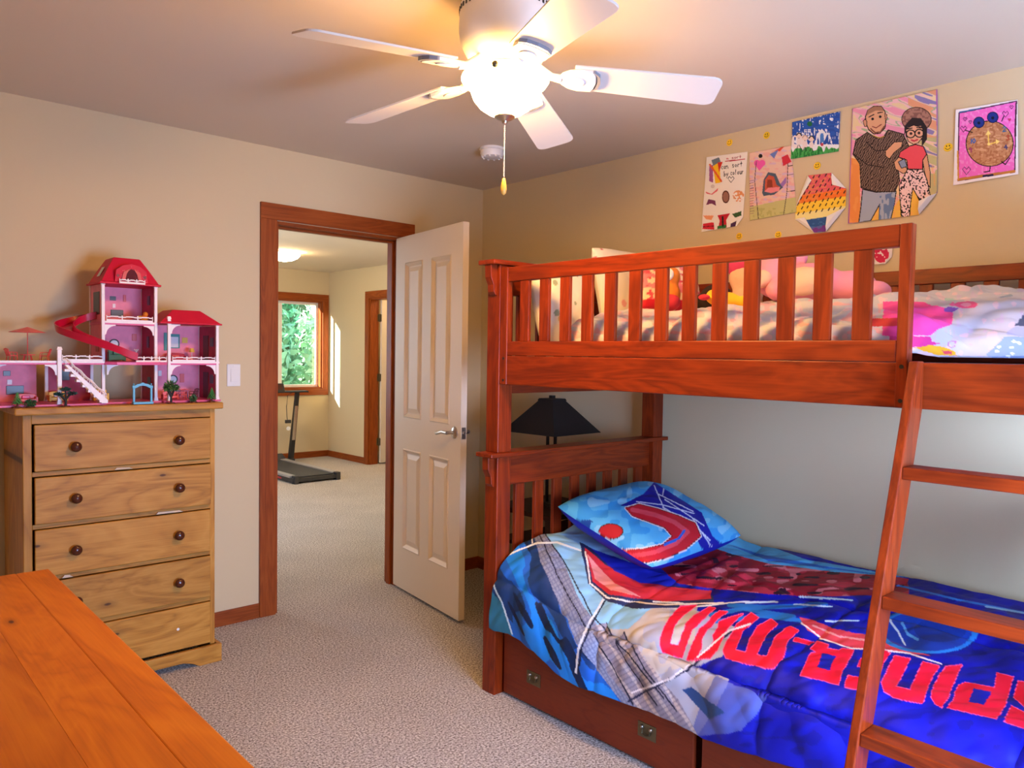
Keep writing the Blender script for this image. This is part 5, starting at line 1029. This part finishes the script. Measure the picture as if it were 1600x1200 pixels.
# roofs
def mansard(x0, x1, y0, y1, za, levels, m, nm):
    vs = []; fs = []
    for ins, z in levels: vs += [(x0+ins, y0+ins*.9, z), (x1-ins, y0+ins*.9, z), (x1-ins, y1-ins*.5, z), (x0+ins, y1-ins*.5, z)]
    for i in range(len(levels)-1):
        for k in range(4): fs.append((i*4+k, i*4+(k+1) % 4, (i+1)*4+(k+1) % 4, (i+1)*4+k))
    fs += [(3, 2, 1, 0), tuple(range(len(vs)-4, len(vs)))]
    return MB(ho).raw(vs, fs).build(nm, m, dh, bevel=.0015)
rf = mansard(T0-.012, T1+.014, F-.016, K+.012, Zr, [(-.004, Zr), (-.004, Zr+.008), (.004, Zr+.010), (.034, Zr+.065), (.062, Zr+.112), (.066, Zr+.116)], DR_, 'tower_roof')
yd = F-.022
dm = MB(ho); dp = [(T0+.040, Zr+.010), (T0+.046, Zr+.060), (T0+.072, Zr+.080), (T0+.105, Zr+.088), (T0+.138, Zr+.080), (T0+.164, Zr+.060), (T0+.170, Zr+.010)]
dm.prism(dp, 'y', yd+.004, F+.045).build('dormer', DR_, rf, bevel=.001)
MB(ho).prism([(T0+.078, Zr+.018), (T0+.082, Zr+.052), (T0+.105, Zr+.066), (T0+.128, Zr+.052), (T0+.132, Zr+.018)], 'y', yd+.002, yd+.0045).build('dormer_dark_panel', plain('dormer_shadow', '#5a0818', .8), rf)  # flat dark panel; its colour paints the shade inside the arch
for s in (-1, 1):
    xc = T0+.105; MB(ho).prism([(xc+s*.008, Zr+.066), (xc+s*.032, Zr+.052), (xc+s*.040, Zr+.018), (xc+s*.026, Zr+.018), (xc+s*.020, Zr+.045)], 'y', yd-.001, yd+.003).build('dormer_curtain', DC, rf)
    MB(ho).lathe([(.0001, yd+.002), (.006, yd+.002), (.006, yd+.004)], (xc+s*.052, 0, Zr+.036), 12, 'y').build('round_window', plain('doll_maroon%d' % s, '#7a0c24', .5), rf)
r_ = railing(T0+.055, T0+.155, yd-.006, Zr+.004, 3, .018); r_.name = 'dormer_railing'; r_.parent = rf
GLIT = plain('doll_sparkle', '#ffd8e4', .3); gl = MB(ho); rg = np.random.default_rng(4)
for i in range(26):
    t = rg.random(); x = T0+.045+t*.12; z = Zr+.012+rg.random()*.066*(1-.5*abs(t-.5)*2); gl.box(x-.0007, x+.0007, yd+.0025, yd+.0042, z-.0005, z+.0005)
gl.build('sparkle_print', GLIT, rf)
MB(ho).raw([(T0+.003, F+.06, Zr+.035), (T0+.003, F+.105, Zr+.035), (T0+.0235, F+.105, Zr+.075), (T0+.0235, F+.06, Zr+.075)], [(0, 1, 2, 3)]).build('skylight', SIL, rf)
mansard(R0-.040, R1+.018, F-.045, K+.012, 1.500, [(0, 1.500), (0, 1.506), (.006, 1.508), (.070, 1.560), (.074, 1.563)], DR_, 'wing_roof')
# slide
cp = [(-2.300, -.222, 1.512), (-2.345, -.212, 1.500), (-2.395, -.222, 1.482), (-2.428, -.255, 1.464), (-2.430, -.300, 1.446), (-2.405, -.340, 1.428), (-2.362, -.375, 1.408), (-2.315, -.400, 1.390), (-2.268, -.415, 1.370), (-2.235, -.420, 1.353), (-2.205, -.421, 1.342)]
def cr(P, n=6):
    P = [np.array(p) for p in P]; out = []
    for i in range(len(P)-1):
        a, b, c, d = P[max(i-1, 0)], P[i], P[i+1], P[min(i+2, len(P)-1)]
        for j in range(n): t = j/n; out.append(.5*((2*b)+(-a+c)*t+(2*a-5*b+4*c-d)*t*t+(-a+3*b-3*c+d)*t**3))
    return [tuple(p) for p in out]+[tuple(P[-1])]
MB(ho).sweep(cr(cp), [(-.030, 0), (.030, 0), (.036, .030), (.032, .030), (.027, .004), (-.027, .004), (-.032, .030), (-.036, .030)]).build('slide', DC, dh, smooth=True)
# stairs
st = MB(ho); xs_, ys_ = -2.458, F-.048; n = 7
for i in range(n): st.box(xs_+i*.0205, xs_+.0205+i*.0205, ys_-.016, ys_+.016, Za-.018-(i+1)*.0208, Za-.012-(i+1)*.0208+.004)
st.build('stair_treads', DW_, dh)
for dy in (-.018, .016):
    MB(ho).prism([(xs_, Za-.012), (xs_+.012, Za-.012), (xs_+n*.0205+.01, ZB+.012), (xs_+n*.0205+.01, ZB), (xs_+n*.0205-.012, ZB)], 'y', ys_+dy, ys_+dy+.002).build('stair_stringer', DW_, dh)
    hr = MB(ho); pts = [(xs_+.004+i*.0205/2, ys_+dy+.001, Za+.014-i*.0208/2*1.0+.003*math.sin(i*PI/2)) for i in range(2*n+1)]
    hr.tube(pts, .0028, 6)
    for i in range(0, 2*n+1, 2): hr.tube([pts[i], (pts[i][0], pts[i][1], pts[i][2]-.026)], .0014, 5)
    hr.build('stair_handrail', DW_, dh)
# ------------------------------------------------------------------ doll furniture and garden toys
def toy(name, label, cat, c, group='doll house furniture'):
    t = thing(name, label, cat, c, group=group); o = Vector(c); t.location = (c[0], c[1], c[2]+.0012); return t, o
def toy_chair(label, x, y, z, rz, m, s=1.0):
    t = thing('toy_chair', label, 'toy chair', (x, y, z+.0012), rz, 'doll house furniture')
    MB().box(-.015*s, .015*s, -.014*s, .014*s, .018*s, .021*s).build('seat', m, t, bevel=.001)
    for a in (-1, 1):
        for b in (-1, 1): MB().tube([(a*.015*s, b*.013*s, 0), (a*.0125*s, b*.012*s, .019*s)], .0016*s, 6).build('leg', m, t)
        MB().tube([(-.014*s, a*.014*s, .02*s), (-.014*s, a*.015*s, .034*s), (.010*s, a*.016*s, .033*s), (.013*s, a*.014*s, .02*s)], .0016*s, 6).build('armrest', m, t)
    b = MB()
    for i in range(5): y_ = (i-2)*.006*s; b.tube([(-.014*s, y_, .02*s), (-.022*s, y_*1.2, .046*s)], .0013*s, 5)
    b.tube([(-.022*s, -.0165*s, .044*s), (-.023*s, 0, .048*s), (-.022*s, .0165*s, .044*s)], .0018*s, 6).build('backrest', m, t)
toy_chair('coral plastic toy armchair left of the patio table', -2.612, -.27, Za, 0.3, COR)
toy_chair('coral plastic toy armchair right of the patio table', -2.500, -.26, Za, PI-.4, COR)
t, o = toy('toy_patio_table', 'coral toy patio table with pink parasol on the roof deck', 'toy table', (-2.556, -.25, Za))
MB(o).lathe([(.0001, Za+.022), (.026, Za+.022), (.027, Za+.025), (.0001, Za+.026)], (-2.556, -.25, 0), 18).build('table_top', COR, t)
for a in range(4): q = a*PI/2+.5; MB(o).tube([(-2.556+.020*math.cos(q), -.25+.020*math.sin(q), Za), (-2.556+.014*math.cos(q), -.25+.014*math.sin(q), Za+.022)], .0018, 6).build('leg', COR, t)
MB(o).tube([(-2.556, -.25, Za+.0), (-2.556, -.25, Za+.128)], .0018, 6).build('parasol_pole', COR, t)
vs = [(-2.556, -.25, Za+.134)]; n8 = 8
for i in range(n8): q = 2*PI*i/n8; vs.append((-2.556+.064*math.cos(q), -.25+.064*math.sin(q), Za+.113))
MB(o).raw(vs+[(v[0], v[1], v[2]-.0015) for v in vs], [(0, i+1, (i+1) % n8+1) for i in range(n8)]+[(n8+1, n8+1+(i+1) % n8+1, n8+1+i+1) for i in range(n8)]+[(i+1, n8+2+i, n8+2+(i+1) % n8, (i+1) % n8+1) for i in range(n8)]).build('parasol_canopy', COR, t)
def toy_sofa(label, x, y, z, w, d, h, m, m2, rz=0, nm='toy_sofa'):
    t = thing(nm, label, 'toy sofa', (x, y, z+.0012), rz, 'doll house furniture')
    MB().box(-w/2, w/2, -d/2, d/2, .003, h*.45).build('seat', m, t, bevel=.003); MB().prism([(-w/2, h*.45), (-w/2, h*.9), (-w*.25, h), (w*.25, h), (w/2, h*.9), (w/2, h*.45)], 'y', d/2-.008, d/2).build('backrest', m, t, bevel=.002)
    for s in (-1, 1): MB().box(s*w/2-.004, s*w/2+.004, -d/2, d/2, 0, h*.65).build('armrest', m, t, bevel=.002)
    MB().box(-w*.2, w*.2, d/2-.016, d/2-.009, h*.45, h*.8).build('cushion', m2, t, bevel=.003)
toy_sofa('yellow toy sofa with red cushion beside the toy stairs', -2.292, -.240, ZB, .052, .03, .048, YEL, DC)
toy_sofa('teal toy armchair with rounded back in the tower', T0+.085, -.205, Za, .060, .032, .060, TEAL, TEAL, nm='toy_armchair')
toy_sofa('crimson toy sofa under the toy window in the wing', R0+.085, -.195, Za, .085, .03, .036, DC, COR)
toy_sofa('pink toy sofa on the ground floor of the wing', R0+.040, -.255, ZB, .060, .03, .034, COR, DP)
toy_sofa('pink toy sofa in the lower left room', -2.56, -.235, ZB, .070, .03, .034, COR, DP)
toy_sofa('yellow toy bed behind the dark toy tree', -2.445, -.215, ZB, .060, .04, .040, YEL, DW_)
t, o = toy('toy_desk', 'purple toy desk beneath the round mirror', 'toy desk', (R0+.095, -.20, ZB))
MB(o).box(R0+.065, R0+.135, -.215, -.185, ZB+.030, ZB+.034).build('desk_top', plain('doll_purple', '#7a5a8a', .4), t)
for x in (R0+.067, R0+.131): MB(o).box(x, x+.003, -.213, -.187, ZB, ZB+.030).build('leg', plain('doll_purple2', '#6a4a7a', .4), t)
toy_chair('crimson toy chair at the purple desk', R0+.10, -.245, ZB, PI/2, COR, .9); toy_chair('brown toy chair near the wing side wall', R0+.155, -.22, ZB, PI/2+.5, WOODD, .9)
t, o = toy('toy_lamp', 'tiny cream toy lamp on the wing upper floor', 'toy lamp', (R0+.150, -.215, Za)); MB(o).tube([(R0+.15, -.215, Za), (R0+.15, -.215, Za+.045)], .0016, 6).build('pole', DW_, t); MB(o).lathe([(.013, Za+.042), (.008, Za+.060)], (R0+.15, -.215, 0), 12).build('shade', YEL, t)
t, o = toy('toy_coat_stand', 'cream toy coat stand in the tower sitting room', 'toy stand', (T0+.155, -.24, Za))
MB(o).tube([(T0+.155, -.24, Za), (T0+.155, -.24, Za+.052)], .0018, 6).build('pole', DW_, t)
for a in range(5): q = a*2*PI/5; MB(o).tube([(T0+.155, -.24, Za+.040), (T0+.155+.010*math.cos(q), -.24+.010*math.sin(q), Za+.052)], .0011, 5).build('hook', DW_, t)
t, o = toy('toy_fox', 'small orange plush fox figure on the tower balcony', 'toy figure', (T0+.165, F+.022, Zb)); MB(o).ball((T0+.165, F+.022, Zb+.016), .016, 12, (1.1, .8, 1)).build('body', OR_, t, smooth='all'); MB(o).ball((T0+.170, F+.020, Zb+.036), .011, 12).build('head', OR_, t, smooth='all'); MB(o).ball((T0+.150, F+.024, Zb+.022), .010, 10, (1.6, .7, .8)).build('tail', YEL, t, smooth='all')
# garden toys on the dresser top
def toy_conifer(label, x, y, h, col):
    t = thing('toy_pine_tree', label, 'toy tree', (x, y, z0), group='toy trees on the dresser'); m = plain('conifer_'+label[:12].replace(' ', '_'), col, .6)
    MB((x, y, z0)).lathe([(.0001, z0), (.015, z0), (.014, z0+.004), (.004, z0+.006), (.003, z0+.02)], (x, y, 0), 12).build('base', WOODD, t)
    f = MB((x, y, z0))
    for i in range(7):
        zz = z0+.016+i*(h-.02)/7; r = .019*(1-i/8.5)
        for kq in range(9): q = 2*PI*kq/9+i*.4; f.raw([(x, y, zz+.010), (x+r*math.cos(q-.22), y+r*math.sin(q-.22), zz), (x+r*1.18*math.cos(q), y+r*1.18*math.sin(q), zz-.003), (x+r*math.cos(q+.22), y+r*math.sin(q+.22), zz)], [(0, 1, 2), (0, 2, 3)])
    f.build('needles', m, t, fix=False)
toy_conifer('light green toy pine tree beside the lower left toy room', -2.618, -.405, .060, '#4a9a52'); toy_conifer('green toy pine tree at the right corner of the dresser', -1.884, -.398, .066, '#3a8a4a')
def toy_bush(name, label, x, y, blobs, col, trunk=None, n=240, leaf=.006):
    t = thing(name, label, 'toy plant', (x, y, z0), group='toy trees on the dresser'); o = (x, y, z0); m = plain('toyleaf_%d' % len(bpy.data.materials), col, .6, var=.3, vscale=60)
    MB(o).lathe([(.0001, z0), (.017, z0), (.015, z0+.004), (.0001, z0+.005)], (x, y, 0), 14).build('base', WOODD, t)
    if trunk:
        for p in trunk: MB(o).tube([(x+a, y+b, z0+c) for a, b, c in p], [.0052-.0010*i for i in range(len(p))], 7).build('branch', plain('toy_trunk_%d' % len(bpy.data.materials), '#1c1410', .7), t)
    f = MB(o); r = np.random.default_rng(len(label))
    for i in range(n):
        c, rad = blobs[i % len(blobs)]; d = r.normal(size=3); d /= np.linalg.norm(d); p = np.array([x+c[0], y+c[1], z0+c[2]])+d*np.array(rad)*r.random()**.4
        a = d+r.normal(size=3)*.4; a /= np.linalg.norm(a); b = np.cross(a, r.normal(size=3)); b /= np.linalg.norm(b)+1e-6
        f.raw([p-a*leaf*.5, p+b*leaf*.35, p+a*leaf, p-b*leaf*.35], [(0, 1, 2, 3)])
    f.build('leaves', m, t, fix=False)
toy_bush('toy_bush', 'low dark green toy bush near the dresser end', -2.577, -.41, [((0, 0, .017), (.020, .016, .014))], '#2c5a2e')
toy_bush('toy_bonsai', 'dark toy tree with flat layered crown by the stairs', -2.462, -.425, [((-.022, 0, .050), (.018, .014, .006)), ((.024, 0, .052), (.018, .014, .006)), ((0, 0, .068), (.022, .016, .007))], '#1e4a44', [[(0, 0, 0), (.002, 0, .03), (0, 0, .062)], [(0, 0, .028), (.014, 0, .045), (.022, 0, .05)], [(0, 0, .026), (-.014, 0, .042), (-.022, 0, .048)]], 420)
toy_bush('toy_tree', 'leafy green toy tree with dark forked trunk before the wing', -2.062, -.412, [((0, 0, .074), (.028, .020, .020)), ((-.014, 0, .064), (.016, .012, .012)), ((.016, 0, .066), (.016, .012, .012))], '#4a6a34', [[(0, 0, 0), (0, 0, .03), (-.002, 0, .052)], [(0, 0, .028), (.010, 0, .05), (.014, 0, .062)], [(0, 0, .028), (-.010, 0, .05), (-.014, 0, .06)]], 460, .009)
toy_bush('toy_bush', 'small olive toy bush between toy tree and pine', -1.967, -.408, [((0, 0, .018), (.015, .012, .015))], '#46623a', None, 200, .008)
t, o = toy('toy_arbor', 'sky-blue toy swing frame with scalloped arch on dresser', 'toy arbor', (-2.178, -.415, z0), 'garden toys on the dresser'); AB = plain('toy_sky_blue', '#5aa8c8', .4)
MB(o).box(-2.216, -2.138, -.430, -.400, z0, z0+.009).build('base', AB, t, bevel=.001)
for x in (-2.211, -2.143): MB(o).box(x-.004, x+.004, -.420, -.410, z0+.009, z0+.068).build('post', AB, t, bevel=.001); MB(o).ball((x, -.415, z0+.082), .0035, 8).build('finial', AB, t)
ap = [(-2.217, z0+.064), (-2.217, z0+.076), (-2.205, z0+.078), (-2.198, z0+.083), (-2.186, z0+.085), (-2.180, z0+.089), (-2.174, z0+.089), (-2.168, z0+.085), (-2.156, z0+.083), (-2.149, z0+.078), (-2.137, z0+.076), (-2.137, z0+.064), (-2.150, z0+.066), (-2.165, z0+.074), (-2.177, z0+.076), (-2.189, z0+.074), (-2.204, z0+.066)]
MB(o).prism(ap, 'y', -.420, -.410).build('arch', AB, t, bevel=.001)
